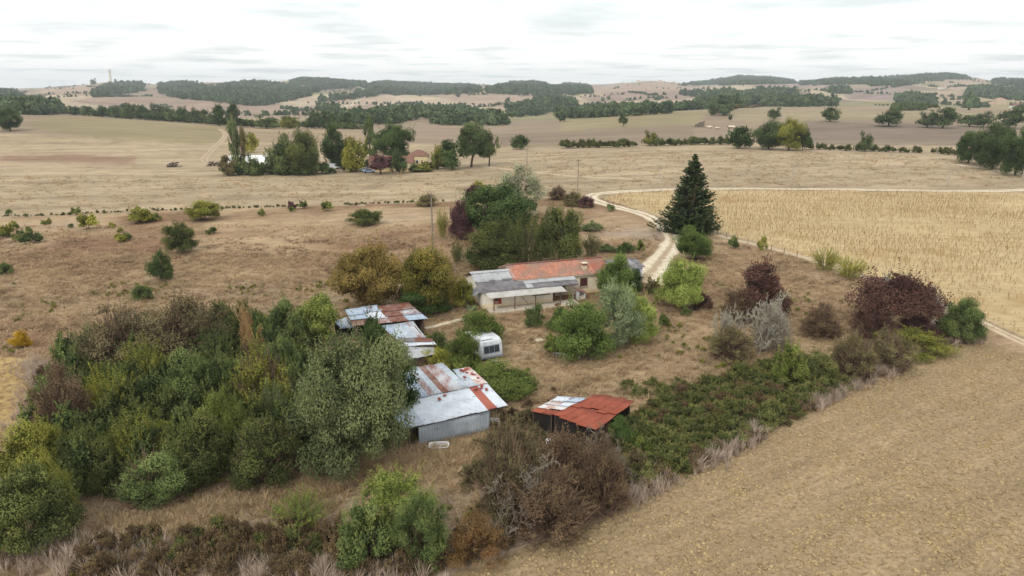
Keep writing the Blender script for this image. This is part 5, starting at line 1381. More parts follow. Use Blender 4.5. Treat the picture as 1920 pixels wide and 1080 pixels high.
B('grey_scrub', 'greyish bare scrub along the field corner, right', (1620, 618, 1712, 694), 'scrub0', 'thorn', extra=TW)
B('lime_shrub', 'bright yellow-green shrub beside the bramble bank', (1446, 636, 1510, 724), 'bush0', 'fresh')
B('bank_shrub', 'olive shrub right of the bright yellow-green one', (1496, 656, 1578, 726), 'dome0', 'bramble')
B('path_shrub', 'pale green shrub on the field path, left of the pair', (1520, 462, 1576, 508), 'up0', 'yellowgreen')
B('path_shrub', 'pale green shrub on the field path, right of the pair', (1562, 478, 1628, 522), 'up2', 'yellowgreen')
B('path_shrub', 'small round shrub on the path near the conifer', (1366, 442, 1386, 466), 'small0', 'mid')
B('path_shrub', 'small yellowish shrub on the path further from the conifer', (1420, 442, 1440, 470), 'small1', 'yellowgreen')
# brown thicket in front of the red roof
B('bramble_tree', 'brown thicket left part, greenish at its foot', (888, 800, 1016, 968), 'scrub0', 'thorn', extra=TW)
B('bramble_tree', 'brown thicket top, before the red roof', (968, 800, 1124, 936), 'scrub1', 'brown', extra=TW)
B('bramble_tree', 'brown thicket right part under the red roof corner', (1072, 816, 1184, 962), 'scrub2', 'brown', extra=TW)
B('bramble_tree', 'brown thicket front part above the ploughed field', (940, 868, 1124, 1012), 'scrub0', 'brown', extra=TW)
bare('dead_shrub', 'pale dead branches in the middle of the brown thicket', 'shrub', (900, 850, 1090, 1000), 'dead0', M_TWIGGREY)
bare('dead_shrub', 'grey dead branches at the right of the brown thicket', 'shrub', (1070, 800, 1180, 920), 'dead0', M_TWIGGREY)
B('ivy_bush', 'dark ivy under the right edge of the red roof', (1142, 784, 1198, 846), 'dome1', 'darkgreen')
B('ivy_bush', 'lighter ivy beside the dark ivy of the red-roof shed', (1172, 806, 1220, 858), 'bush1', 'ivy')
# foreground
B('front_shrub', 'large feathery bright green shrub in the foreground centre', (664, 872, 828, 1012), 'loose2', 'fresh')
B('front_shrub', 'lower left part of foreground green, darker shrub', (626, 930, 730, 1066), 'bush0', 'mid')
B('front_shrub', 'lower right dark green shrub at the foreground centre', (736, 920, 852, 1066), 'loose0', 'mid')
B('front_shrub', 'small pale green shrub left of the large feathery one', (504, 916, 616, 1004), 'up0', 'fresh')
B('rust_shrub', 'rust-brown bramble right of the foreground shrub', (836, 950, 952, 1062), 'scrub2', 'rust')
# thicket on the left
T('grey_green_tree', 'large grey-green round tree left of the zinc shed', (542, 630, 760, 890), 'fine0', 'greygreen', 'trunk1')
T('dark_tree', 'dark green tree among the tin sheds', (664, 588, 742, 720), 'cone0', 'darkgreen')
T('dark_tree', 'dark green tree touching the left end of the zinc shed', (694, 650, 784, 800), 'tall1', 'darkgreen')
T('young_tree', 'fresh green tree left of the tin sheds, left of two', (496, 562, 572, 668), 'tall0', 'mid')
T('young_tree', 'fresh green tree left of the tin sheds, right of two', (556, 552, 640, 650), 'tall1', 'fresh')
B('thorn_bush', 'olive-brown thorn dome at the top left of the thicket', (134, 572, 306, 712), 'scrub0', 'thorn', extra=TW)
B('thorn_bush', 'olive-brown thorn dome at the top middle of the thicket', (250, 550, 434, 700), 'scrub1', 'thorn', extra=TW)
B('thicket_shrub', 'grey-green shrub at the left rim of the thicket', (120, 630, 202, 700), 'up1', 'greygreen')
B('thicket_shrub', 'yellow-green shrub in the upper thicket', (228, 636, 312, 744), 'up2', 'olivebright')
B('thicket_shrub', 'pale yellow shrub below the thorn dome at left', (162, 684, 244, 800), 'up0', 'yellowgreen')
B('thicket_shrub', 'fresh green shrub at the centre top of the thicket', (366, 612, 434, 702), 'up1', 'mid')
B('thicket_shrub', 'mid green shrub in the thicket centre', (300, 652, 404, 792), 'dome1', 'mid')
B('thicket_shrub', 'green shrub right of the thicket centre', (384, 668, 452, 776), 'dome2', 'mid')
B('thicket_shrub', 'olive scrub between the thicket centre and the grey-green tree', (430, 640, 552, 800), 'scrub2', 'olivebright', extra=TW)
B('thicket_shrub', 'yellow-topped shrub in the lower thicket', (364, 734, 452, 880), 'dome0', 'fresh')
B('thicket_shrub', 'dark green shrub below the grey-green tree', (430, 786, 564, 912), 'dome2', 'hedge', extra=TW)
B('thicket_shrub', 'dark green shrub at the bottom middle of the thicket', (300, 784, 424, 920), 'dome1', 'hedge')
B('thicket_shrub', 'feathery grey-green shrub in the lower left thicket', (198, 770, 312, 898), 'up2', 'olivebright')
B('thicket_shrub', 'dark green shrub at the lower left of the thicket', (118, 792, 224, 922), 'dome0', 'hedge')
B('thicket_shrub', 'brown scrub beside the yellow straw patch', (66, 684, 170, 840), 'scrub1', 'brown', extra=TW)
B('thicket_shrub', 'dark low shrub at the bottom of the thicket', (218, 840, 350, 952), 'dome1', 'mid', extra=TW)
B('thicket_shrub', 'slim pale green sapling before the grey-green tree', (486, 716, 544, 822), 'cane1', 'greygreen')
B('thicket_shrub', 'green shrub behind the slim sapling', (500, 632, 576, 740), 'dome2', 'mid')
bare('dead_shrub', 'pale bare shrub with forked stems in the upper thicket', 'shrub', (440, 566, 500, 690), 'dead1', simple('orange_wood', srgb(170, 138, 96), 0.9, 0.3))
T('hedge_tree', 'olive-green tree at the left edge, upper', (-16, 782, 116, 920), 'dome1', 'olivebright', 'stems0')
T('hedge_tree', 'olive-green tree at the left edge, lower', (-40, 872, 132, 1036), 'dome2', 'hedge', 'stems1')
T('hedge_tree', 'yellowish tree between the left edge and dark thicket', (52, 850, 142, 980), 'dome0', 'olivebright', 'stems0')
# shrubs in the left meadow
B('meadow_shrub', 'dark tall shrub in the middle of the left meadow', (310, 414, 370, 474), 'dome0', 'hedge')
B('meadow_shrub', 'green shrub nearer below the dark tall one in the meadow', (276, 468, 324, 526), 'bush1', 'mid')
B('meadow_shrub', 'small shrub peeping above the thorn dome', (246, 532, 284, 564), 'bush2', 'mid')
B('meadow_shrub', 'yellow-green shrub at the far edge of the meadow', (344, 374, 412, 413), 'dome1', 'olivebright')
B('meadow_shrub', 'low shrub left of the yellow-green one at the meadow edge', (236, 386, 294, 417), 'bush0', 'olivebright')
B('meadow_shrub', 'flat green mound alone in the right of the meadow', (650, 392, 714, 422), 'dome2', 'hedge')
B('gorse', 'yellow flowering gorse near the straw patch', (17, 619, 56, 652), 'bush1', 'yellow')
B('meadow_shrub', 'dark little shrub in the far left meadow', (38, 431, 74, 457), 'small0', 'mid')
B('meadow_shrub', 'small shrub at the left picture edge in the meadow', (-4, 491, 27, 516), 'small1', 'mid')
B('meadow_shrub', 'yellow shrub by the ditch at left', (145, 399, 182, 430), 'small2', 'yellowgreen')
B('meadow_shrub', 'low green shrub at the far left edge near the ditch', (-10, 418, 28, 444), 'small0', 'olivebright')
B('meadow_shrub', 'reddish shrub on the ditch line', (535, 377, 554, 394), 'small1', 'plum')
B('meadow_shrub', 'green shrub right of the reddish one on the ditch line', (601, 377, 624, 396), 'small2', 'fresh')
B('meadow_shrub', 'bush on the ditch line near the tall pole', (776, 362, 822, 386), 'bush0', 'olivebrown')
B('meadow_shrub', 'thin pale shrub right of the tall pole', (816, 388, 842, 446), 'up2', 'yellowgreen')
r_ = random.Random(12)
sd = []
for i in range(26):   # seedlings strewn over the far part of the meadow
    x = r_.choice([r_.uniform(0, 420), r_.uniform(0, 620)]); sd.append((x, r_.uniform(396, 450) if x < 420 else r_.uniform(382, 400), r_.uniform(5, 10), r_.choice(['mid', 'olivebright', 'yellowgreen', 'fresh'])))
ON = 'first second third fourth fifth sixth seventh eighth ninth tenth eleventh twelfth thirteenth fourteenth fifteenth sixteenth seventeenth eighteenth nineteenth twentieth twenty-first twenty-second twenty-third twenty-fourth twenty-fifth twenty-sixth'.split()
for i, (x, y, s, m) in enumerate(sorted(sd)):
    B('seedling', '%s little seedling bush from the left in the far left meadow' % ON[i], (x-s, y-s*1.1, x+s, y+s*.6), 'small%d' % (i % 3), m, stem=None, group='seedling bushes in the far left meadow')
# ------------------------------------------------------------------ trees of the far farm and the middle fields
FT = lambda l, box, mat, proto='far0', stem='trunk0', **kw: T('farm_tree', l, box, proto, mat, stem, **kw)
FT('tall poplar at the left end of the far farm', (424, 214, 456, 328), 'greygreen', 'col0', 'pole0')
FT('slim poplar beside the tall one at the far farm', (446, 236, 464, 322), 'olivebrown', 'col0', 'pole0')
FT('yellow-green tree just right of the far farm poplar', (454, 250, 484, 286), 'yellowgreen', 'far1')
FT('rounded dark tree with pale top at the far farm, left', (496, 252, 560, 326), 'greygreen', 'far2')
FT('brownish dark tree left of centre at the far farm', (536, 246, 602, 330), 'hedge', 'big0')
FT('pale green tree before the brownish dark tree', (556, 284, 598, 328), 'greygreen', 'far0')
FT('tall dark tree above the white van', (600, 231, 656, 318), 'oak', 'tall0')
FT('yellow-green spreading tree right of the white van', (638, 260, 692, 322), 'yellowgreen', 'far1')
FT('slender poplar behind the low farm roof', (678, 218, 706, 296), 'mid', 'col0', 'pole0')
FT('large dark round tree behind the low farm roof', (698, 232, 776, 300), 'darkgreen', 'big1')
FT('burgundy tree before the low farm roof', (690, 288, 736, 327), 'plum', 'far0', trunk_h=0.15)
FT('burgundy small tree right of the other burgundy one', (722, 292, 748, 322), 'plum', 'far2', trunk_h=0.2)
FT('narrow dark shrub tree before the low farm roof', (732, 281, 764, 326), 'oak', 'far2')
FT('dark tree left in the group right of the ochre building', (822, 264, 874, 318), 'darkgreen', 'far1')
FT('tallest dark tree in the group right of the ochre building', (848, 231, 918, 314), 'oak', 'big2', trunk_h=0.18)
FT('right tree of the group right of the ochre building', (896, 246, 938, 312), 'mid', 'far0', trunk_h=0.2)
FT('pale tree between the ochre building and the dark group', (808, 272, 834, 318), 'olivebright', 'far2')
FT('bushy low tree at the far left of the farm', (412, 292, 442, 330), 'olivebrown', 'far1', 'stems0')
FT('green low tree in front of the polytunnel', (454, 288, 488, 330), 'mid', 'far0', 'stems0')
FT('dark low tree right of the polytunnel', (512, 276, 552, 328), 'mid', 'far1', 'stems0')
B('farm_shrub', 'rounded shrub in front of the ochre building', (764, 306, 796, 322), 'bush0', 'mid')
B('farm_shrub', 'pale clipped shrub before the ochre building', (776, 308, 812, 322), 'small0', 'olivebright')
B('farm_shrub', 'dark low shrub behind the parked cars', (642, 302, 672, 322), 'small1', 'darkgreen')
MT = lambda l, box, mat, proto='far0', stem='trunk0', **kw: T('field_tree', l, box, proto, mat, stem, **kw)
MT('dark shrubby tree alone in the field right of the farm', (957, 254, 992, 280), 'darkgreen', 'far1')
MT('small round tree alone on the central pale slope', (1160, 215, 1177, 237), 'oak', 'far2', trunk_h=0.12)
MT('yellowish small tree on the hedge line right of centre', (1204, 245, 1236, 273), 'olivebright', 'far0')
MT('dark pair tree left in the mid-field clump', (1362, 238, 1414, 278), 'darkgreen', 'far1')
MT('dark tree in the middle of the mid-field clump', (1412, 228, 1474, 280), 'oak', 'big0')
MT('yellow-green tree in the mid-field clump', (1452, 222, 1510, 282), 'olivebright', 'big1')
MT('dark right-hand tree of the mid-field clump', (1490, 240, 1524, 282), 'darkgreen', 'far2')
MT('lone slim tree right of the mid-field clump', (1609, 247, 1638, 284), 'oak', 'far0')
for i, (bx, l) in enumerate((((1439, 202, 1466, 223), 'leftmost round oak in the row on the right slope'), ((1542, 202, 1575, 228), 'second round oak from the left on the right slope'), ((1641, 205, 1697, 237), 'wide round oak third from the left on the right slope'),
        ((1720, 211, 1762, 239), 'fourth oak from the left on the right slope, smaller of a pair'), ((1744, 203, 1795, 240), 'fifth oak from the left on the right slope, larger of a pair'), ((1800, 216, 1838, 237), 'sixth low oak on the right slope'), ((1828, 209, 1864, 238), 'seventh oak on the right slope'), ((1866, 207, 1918, 240), 'eighth oak at the right end of the slope row'))):
    MT(l, bx, 'oak', 'far%d' % (i % 3), trunk_h=0.06)
MT('dark tree at the left of the right-edge wood', (1788, 248, 1852, 306), 'darkgreen', 'big2')
MT('large dark tree in the middle of the right-edge wood', (1832, 232, 1904, 318), 'oak', 'big0')
MT('dark tree cut by the right picture edge', (1876, 240, 1948, 330), 'darkgreen', 'big1')
MT('lone round tree at the left picture edge', (-6, 201, 37, 245), 'oak', 'big1')
MT('tiny dark bush above the ruin', (1366, 214, 1374, 226), 'oak', 'small0', 'stems0')
MT('tree left of the dark wood corner in the right middle', (1324, 190, 1346, 216), 'farwood', 'far0')
MT('large tree group at the dark wood corner in the right middle', (1338, 186, 1380, 216), 'farwood', 'far1')
hr = [(140, 196, 24), (166, 198, 26), (192, 198, 26), (218, 196, 32), (246, 192, 40), (272, 196, 30), (298, 192, 38), (322, 200, 26), (344, 198, 30), (366, 200, 28), (388, 204, 24)]
ords = ['first', 'second', 'third', 'fourth', 'fifth', 'sixth', 'seventh', 'eighth', 'ninth', 'tenth', 'eleventh']
for i, (x, y0, w) in enumerate(hr):
    T('hedgerow_tree', '%s tree from the left in the hedgerow behind the left crest' % ords[i], (x-w/2, y0, x+w/2, 222+i*0.6), 'far%d' % (i % 3), ['oak', 'mid', 'darkgreen'][i % 3], at=(x, 211+(x-62)*0.0665), group='hedgerow trees behind the left crest')
T('dark_conifer', 'dark rounded conifer at the right end of the crest hedgerow, left', (394, 193, 430, 233), 'cone0', 'darkgreen', 'trunk0', at=(412, 236))
T('dark_conifer', 'dark rounded conifer at the right end of the crest hedgerow, right', (422, 191, 458, 234), 'cone0', 'conifer', 'trunk0', at=(440, 238))
for i, (x, y0, w, m) in enumerate(((500, 214, 50, 'mid'), (545, 216, 46, 'olivebright'), (590, 205, 36, 'oak'), (618, 206, 40, 'darkgreen'), (650, 210, 36, 'oak'))):
    T('crest_tree', '%s tree from the left in the low belt right of the dark conifers' % ords[i], (x-w/2, y0, x+w/2, 240), 'far%d' % (i % 3), m, at=(x, 241), group='low belt right of the dark conifers')
for i, (x, y, s) in enumerate(((858, 177, 5), (1141, 183, 4), (788, 178, 3), (1510, 155, 5), (1130, 186, 4), (55, 157, 5), (165, 152, 7), (175, 153, 6))):
    T('lone_far_tree', 'single far tree standing out on the hills, %s from the left' % ords[[5, 7, 4, 8, 6, 0, 1, 2][i]], (x-s, y-s, x+s, y+s), 'far0', 'farwood', group='single trees on the hills')

# ------------------------------------------------------------------ woods on the hills (each wood one mass)
wood_p = [raw(PR['wood%d' % i]) for i in range(3)]
def wood(label, poly, y0, y1, step=10.0, hh=(4.0, 11.5), mat='farwood', seed=0):
    q = np.array(poly); cx0, cx1 = q[:, 0].min()-20, q[:, 0].max()+20
    r = np.random.default_rng(seed+5); pts = []
    y = y0*K
    ysl = []
    while y < min(y1*K, 5200):
        st = step*(1+0.25*max(0, (y-900)/1500)); xs = np.arange((cx0-960)/FPX*y*1.02, (cx1-960)/FPX*y*1.02, st)
        xs = xs+r.uniform(-.4, .4, len(xs))*st; yy_ = y+r.uniform(-.4, .4, len(xs))*st
        pts.append(np.stack([xs, yy_], 1)); y += st
    p = np.concatenate(pts); z = hgt(p[:, 0], p[:, 1])
    jv = (fbm(p[:, 0]/60, p[:, 1]/60, seed, 2)-.5)*4; u, v = proj(p[:, 0], p[:, 1], z+hh[1]*1.1); k = inpoly(u, v+jv, poly); u, v = proj(p[:, 0], p[:, 1], z+1.0); k &= inpoly(u, v+jv-5, poly)
    p = np.stack([p[k, 0], p[k, 1], z[k]-0.3], 1)
    if len(p) < 3: print('EMPTY WOOD', label); return
    s = r.uniform(hh[0], hh[1], len(p))*0.8; sc = np.stack([s*r.uniform(.85, 1.15, len(p)), s*r.uniform(.85, 1.15, len(p)), s*r.uniform(.75, 1.05, len(p))], 1)
    return scatter('wood', label, 'wood', wood_p, p, sc, r.random(len(p))*6.28, [LEAF[mat]])
wood('dark belt of trees behind the left crest at the picture edge', [(-60, 190), (0, 187), (40, 181), (100, 182), (135, 190), (135, 206), (60, 209), (-60, 210)], 480, 900, 7)
wood('wooded hillside at the left picture edge', [(-60, 168), (0, 166), (30, 170), (70, 178), (60, 186), (-60, 186)], 900, 3000)
wood('small wood beside the pale tower', [(165, 176), (180, 162), (215, 150), (265, 152), (287, 162), (250, 169), (200, 176)], 1000, 3200)
wood('large dark wood covering the left hills', [(295, 155), (340, 150), (400, 158), (440, 152), (480, 150), (520, 152), (560, 158), (590, 172), (545, 184), (480, 194), (455, 192), (400, 185), (340, 180), (300, 171)], 1000, 3200, seed=1)
wood('skyline wood left of centre', [(540, 152), (560, 144), (640, 148), (690, 152), (660, 161), (610, 163), (590, 168), (570, 156)], 1400, 3800, seed=2)
wood('thin wood below the left skyline', [(590, 180), (640, 172), (685, 166), (745, 166), (700, 176), (640, 184), (600, 188)], 900, 3200, seed=3)
wood('skyline wood at the centre', [(675, 157), (720, 150), (800, 154), (880, 155), (908, 165), (880, 171), (740, 174), (700, 167)], 1200, 3800, seed=4)
wood('dark wood at the central skyline', [(900, 168), (930, 158), (960, 151), (1010, 151), (1050, 163), (1058, 179), (1010, 177), (960, 173)], 1100, 3800, seed=5)
wood('dark spur of wood right of centre', [(948, 208), (960, 192), (1010, 181), (1060, 179), (1092, 190), (1060, 200), (1000, 212), (960, 214)], 700, 2400, seed=6)
wood('long dark wood belt through the central valley', [(560, 217), (600, 209), (640, 208), (700, 205), (760, 198), (790, 193), (840, 192), (870, 193), (900, 206), (950, 211), (1020, 213), (1060, 206), (1100, 196), (1200, 193), (1290, 191), (1320, 191), (1330, 206), (1250, 208), (1060, 217), (1040, 226), (960, 232), (900, 234), (885, 217), (860, 231), (820, 230), (800, 214), (740, 227), (690, 233), (600, 236), (560, 233)], 560, 1500, 8.5, (4.5, 9), seed=7)
wood('broad dark wood in the right middle distance', [(1290, 192), (1310, 176), (1350, 166), (1400, 169), (1440, 172), (1480, 178), (1560, 181), (1605, 190), (1560, 194), (1400, 195), (1340, 200)], 640, 2400, seed=8)
wood('upper wood strip in the right middle distance', [(1245, 170), (1370, 165), (1400, 172), (1400, 178), (1300, 176)], 1000, 2800, seed=9)
wood('small wood right of the central skyline', [(1040, 162), (1060, 152), (1100, 155), (1116, 170), (1070, 173)], 1100, 3800, seed=10)
wood('wood tongue on the right hills', [(1400, 168), (1430, 162), (1490, 162), (1505, 173), (1420, 177)], 1000, 3000, seed=11)
wood('little wood on the right hills', [(1545, 162), (1590, 157), (1604, 170), (1560, 172)], 1000, 3000, seed=12)
wood('oval wood before the right hill farms', [(1668, 180), (1700, 169), (1762, 179), (1752, 191), (1690, 191)], 800, 2400, seed=13)
wood('long wood above the manor', [(1788, 166), (1830, 158), (1960, 160), (1960, 184), (1860, 181), (1800, 173)], 1000, 3000, seed=14)
wood('dark wood on the far right skyline', [(1830, 146), (1900, 147), (1960, 150), (1960, 160), (1850, 152)], 1400, 4000, seed=15)
wood('skyline wood along the right ridge', [(1490, 152), (1560, 146), (1640, 144), (1700, 137), (1790, 137), (1822, 143), (1740, 147), (1700, 156), (1640, 158), (1620, 153), (1500, 155)], 1300, 4200, seed=16)
wood('pale distant wooded ridge right of centre', [(1270, 156), (1325, 148), (1340, 142), (1400, 139), (1480, 146), (1495, 152), (1400, 154)], 1600, 5200, 9, seed=17)
wood('wood beside the manor', [(1795, 190), (1820, 182), (1838, 190), (1830, 204), (1800, 202)], 600, 1400, 6, seed=18)
wood('bushes round the hut on the right ridge', [(1662, 194), (1690, 188), (1722, 186), (1742, 194), (1738, 200), (1670, 201)], 520, 680, 4.0, (1.8, 3.4), 'farwood2', seed=19)
wood('low wood at the left of the small far house', [(560, 196), (600, 192), (690, 200), (690, 206), (620, 206)], 800, 1500, 7, seed=20)
wood('garden trees right of the manor', [(1880, 200), (1960, 196), (1960, 214), (1890, 212)], 560, 1000, 5, (2.5, 4.5), 'farwood2', seed=21)
# hedge lines
def hedge(label, line, step=2.2, hh=(0.7, 1.4), mat='hedge', wid=1.2, seed=0):
    r = np.random.default_rng(seed); P_ = np.array([G(*p)[:2] for p in line]); d = np.concatenate([[0], np.cumsum(np.linalg.norm(np.diff(P_, axis=0), axis=1))])
    s = np.arange(0, d[-1], step); s = s+r.uniform(-.4, .4, len(s))*step; x = np.interp(s, d, P_[:, 0])+r.normal(size=len(s))*wid; y = np.interp(s, d, P_[:, 1])+r.normal(size=len(s))*wid
    sc = r.uniform(hh[0], hh[1], len(s)); k = fbm(s/18, s*0, seed+3, 2) > 0.33
    p = np.stack([x, y, hgt(x, y)], 1)[k]; sc = sc[k]
    return scatter('hedge', label, 'hedge', [raw(PR['small%d' % i]) for i in range(3)], p, np.stack([sc*1.3, sc*1.3, sc], 1), r.random(len(p))*6.28, [LEAF[mat]])
hedge('low dark hedge line across the middle field right of centre', [(1056, 278), (1150, 276), (1230, 274), (1310, 271), (1370, 272)], 1.6, (1.0, 2.2), 'hedge', 0.8, 1)
hedge('thin hedge along the hollow at right', [(1520, 280), (1640, 284), (1760, 288), (1800, 292)], 1.6, (0.8, 1.6), 'hedge', 0.8, 2)
hedge('weedy ditch line between meadow and stubble field', [(0, 407), (120, 403), (240, 397), (430, 391), (560, 387), (700, 382), (830, 378)], 0.5, (0.12, 0.36), 'bramble', 0.5, 3)
hedge('green weeds under the far farm trees', [(424, 327), (500, 327), (580, 328), (612, 326)], 0.8, (0.8, 2.2), 'mid', 1.2, 4)
hedge('dark shrubs filling the far farm garden', [(640, 318), (700, 316), (760, 318), (830, 316)], 1.0, (0.8, 1.8), 'hedge', 2.5, 14)
hedge('green hedge filling the left crest hedgerow', [(70, 211), (200, 219), (300, 226), (400, 233), (460, 237)], 1.3, (1.0, 3.0), 'mid', 1.5, 5)
hedge('low green belt right of the crest conifers', [(460, 238), (560, 240), (690, 243)], 1.3, (1.0, 2.8), 'mid', 1.5, 15)
hedge('dark hedge climbing the right slope', [(1370, 208), (1410, 202), (1440, 197)], 2.0, (1.2, 2.2), 'olivebrown', 1.0, 6)
hedge('bushes on the ridge top at right', [(1640, 198), (1690, 199), (1760, 203), (1820, 207)], 5, (0.8, 2.0), 'hedge', 1.0, 7)
hedge('far dark hedge line on the right hill', [(1180, 174), (1210, 177), (1232, 180)], 6, (2, 3.6), 'farwood', 2.0, 8)
hedge('far hedge line climbing the right hill fields', [(1590, 174), (1640, 170), (1690, 163)], 7, (2, 3.6), 'farwood', 2.0, 9)

def far_hedges():
    r = np.random.default_rng(90); n = 260000; y = np.exp(r.uniform(math.log(760), math.log(4200), n)); x = y*r.uniform(-0.86, 0.86, n)
    i, e = cells(x, y); k = (e < 4.0) & (fbm(x/140, y/140, 91, 2) > 0.54); x, y = x[k], y[k]
    s = r.uniform(1.6, 4.6, len(x)); p = np.stack([x, y, hgt(x, y)-.2], 1); print('hedge', len(p))
    scatter('field_hedges', 'hedges and small trees along the far field edges', 'hedge', wood_p, p, np.stack([s, s, s*.9], 1), r.random(len(p))*6.28, [LEAF['farwood']])
far_hedges()

# ------------------------------------------------------------------ brambles, weeds, grasses
bush_p = [raw(PR['small%d' % i]) for i in range(3)]
br_p = [raw(crown('bramble_clump', 400+i, 'dome', 16, 0.34, 1500, 0.062, 1.4, fuzz=0.55)) for i in range(3)]
def brambles(label, poly, dens, sc, mat, seed, flat=0.6, name='bramble'):
    p = inview(sample(gpoly(poly), dens, seed=seed)); r = np.random.default_rng(seed); s = r.uniform(sc[0], sc[1], len(p))
    return scatter(name, label, 'brambles', br_p, p-np.array((0, 0, .05)), np.stack([s, s, s*flat*r.uniform(.6, 1.3, len(p))], 1), r.random(len(p))*6.28, [LEAF[mat]])
BANK = [(1190, 790), (1250, 752), (1330, 725), (1400, 700), (1450, 684), (1560, 684), (1606, 700), (1585, 728), (1500, 775), (1400, 826), (1300, 880), (1220, 915), (1180, 905), (1160, 850)]
brambles('green bramble bank between meadow and ploughed field', BANK, 1.1, (0.7, 1.35), 'bramble', 1, 0.66)
brambles('brown and withered patches in the green bramble bank', BANK, 0.35, (0.6, 1.2), 'bramblebrown', 13, 0.62)
brambles('dark green patches in the bramble bank', BANK, 0.25, (0.6, 1.2), 'hedge', 14, 0.65)
brambles('brown bramble patches on the bank and its lower rim', [(1180, 900), (1300, 868), (1400, 815), (1500, 762), (1600, 712), (1700, 670), (1800, 640), (1830, 632), (1760, 658), (1600, 735), (1400, 838), (1200, 936), (1000, 1018), (900, 1058), (870, 1040), (1000, 985), (1150, 930)], 0.5, (0.5, 0.95), 'bramblebrown', 2, 0.7)
brambles('green undergrowth right of the red-roof shed', [(1150, 730), (1220, 712), (1330, 722), (1250, 752), (1190, 800), (1190, 756)], 0.35, (0.6, 1.2), 'bramble', 3, 0.5)
brambles('brown bramble cover along the bottom of the picture', [(140, 1030), (300, 1008), (480, 1004), (640, 1004), (860, 1006), (960, 1016), (880, 1052), (760, 1090), (160, 1100)], 1.3, (0.5, 1.1), 'bramblebrown', 4, 0.85)
brambles('green bramble cover along the bottom of the picture', [(180, 1020), (420, 1010), (640, 1012), (640, 1040), (420, 1060), (200, 1060)], 0.7, (0.5, 1.1), 'bramble', 5, 0.9)
brambles('dark undergrowth filling the thicket', [(130, 700), (300, 640), (440, 620), (540, 640), (600, 700), (720, 840), (560, 862), (440, 880), (340, 915), (160, 935), (90, 860), (90, 760)], 0.6, (0.9, 2.0), 'hedge', 6, 1.0)
brambles('fresh green undergrowth in the thicket', [(130, 700), (300, 640), (440, 620), (540, 640), (600, 700), (560, 850), (440, 878), (340, 910), (160, 930), (90, 860), (90, 760)], 0.3, (0.9, 2.1), 'mid', 16, 1.05)
brambles('brown scrub at the left rim of the thicket', [(70, 700), (130, 680), (170, 760), (140, 860), (60, 840)], 0.8, (0.6, 1.2), 'brown', 7, 0.8)
brambles('yellow-green weeds at the lower edge of the thicket', [(240, 930), (360, 915), (480, 895), (560, 890), (480, 925), (360, 950), (250, 965)], 0.5, (0.3, 0.7), 'olivebright', 8, 0.6)
brambles('creeper cover between the sheds', [(770, 690), (850, 670), (900, 690), (1000, 720), (1020, 745), (930, 745), (880, 700), (800, 700)], 0.5, (0.5, 1.0), 'ivy', 9, 0.7)
brambles('dark weeds beneath the brown thicket', [(890, 830), (1000, 790), (1180, 800), (1200, 900), (1100, 960), (960, 1010), (880, 980)], 0.7, (0.6, 1.2), 'thorn', 10, 0.8)
brambles('brown weeds between zinc shed and red-roof shed', [(935, 770), (1000, 745), (1050, 735), (1010, 770), (960, 800), (925, 810)], 0.8, (0.4, 0.8), 'brown', 11, 0.7)
brambles('scrub cover at the right field corner', [(1560, 660), (1700, 625), (1830, 610), (1835, 640), (1740, 662), (1620, 700)], 0.5, (0.5, 1.0), 'olivebrown', 12, 0.7)
tuft_p = [tuft(500+i) for i in range(4)]; tall_p = [tuft(510+i, 18, 0.012, 0.30, 0.25) for i in range(4)]; flat_p = [tuft(520+i, 16, 0.03, 1.3, 0.9) for i in range(4)]
YARD = [(0, 412), (240, 400), (640, 388), (850, 382), (1095, 368), (1130, 378), (1200, 402), (1250, 430), (1240, 470), (1210, 520), (1232, 560), (1280, 500), (1330, 440), (1530, 492), (1750, 572), (1840, 620), (1760, 650), (1590, 730), (1400, 830), (1200, 930), (960, 1030), (840, 1078), (-40, 1090), (-60, 850), (30, 790), (75, 700), (50, 672), (-80, 664)]
CLEAR = [([G(*q)[:2] for q in pts], wd) for pts, wd in (([(797, 617), (876, 597)], 0.75), ([(1222, 508), (1246, 478), (1262, 455), (1258, 436), (1240, 418), (1205, 401), (1165, 391), (1128, 381), (1104, 371)], 2.6), ([(1204, 530), (1222, 508)], 4.5), ([(1330, 437), (1460, 469), (1640, 528), (1830, 601), (1920, 643)], 1.2))]
def grass(label, poly, dens, sc, mat, seed, protos, tilt=0.15, name='dry_grass', thr=None, y1=1e9):
    p = inview(sample(gpoly(poly), dens, seed=seed)); r = np.random.default_rng(seed)
    p = p[p[:, 1] < y1]
    if thr is not None: p = p[fbm(p[:, 0]/5, p[:, 1]/5, seed, 3) > thr]
    # keep clear of house, path and tracks
    for ln, wd in CLEAR:
        for (a0, a1) in zip(ln[:-1], ln[1:]):
            ab = a1-a0; t_ = np.clip(((p[:, :2]-a0)@ab)/(ab@ab), 0, 1); p = p[np.linalg.norm(p[:, :2]-(a0+t_[:, None]*ab), axis=1) > wd]
    d = p[:, :2]-HO[:2]; a = d[:, 0]*math.cos(HA)+d[:, 1]*math.sin(HA); b = -d[:, 0]*math.sin(HA)+d[:, 1]*math.cos(HA)
    p = p[~((a > -0.6) & (a < 28) & (b > -2.9) & (b < 10))]
    s = r.uniform(sc[0], sc[1], len(p))
    return scatter(name, label, 'grass', protos, p, np.stack([s*1.3, s*1.3, s], 1), r.random(len(p))*6.28, [LEAF[mat]], tilt)
grass('matted pale dry grass over the whole meadow', YARD, 2.6, (0.22, 0.5), 'dry', 20, flat_p, 0.2, y1=125)
grass('darker brown dead grass clumps in the meadow', YARD, 1.0, (0.2, 0.5), 'drydark', 21, flat_p, 0.2, thr=0.5, y1=140)
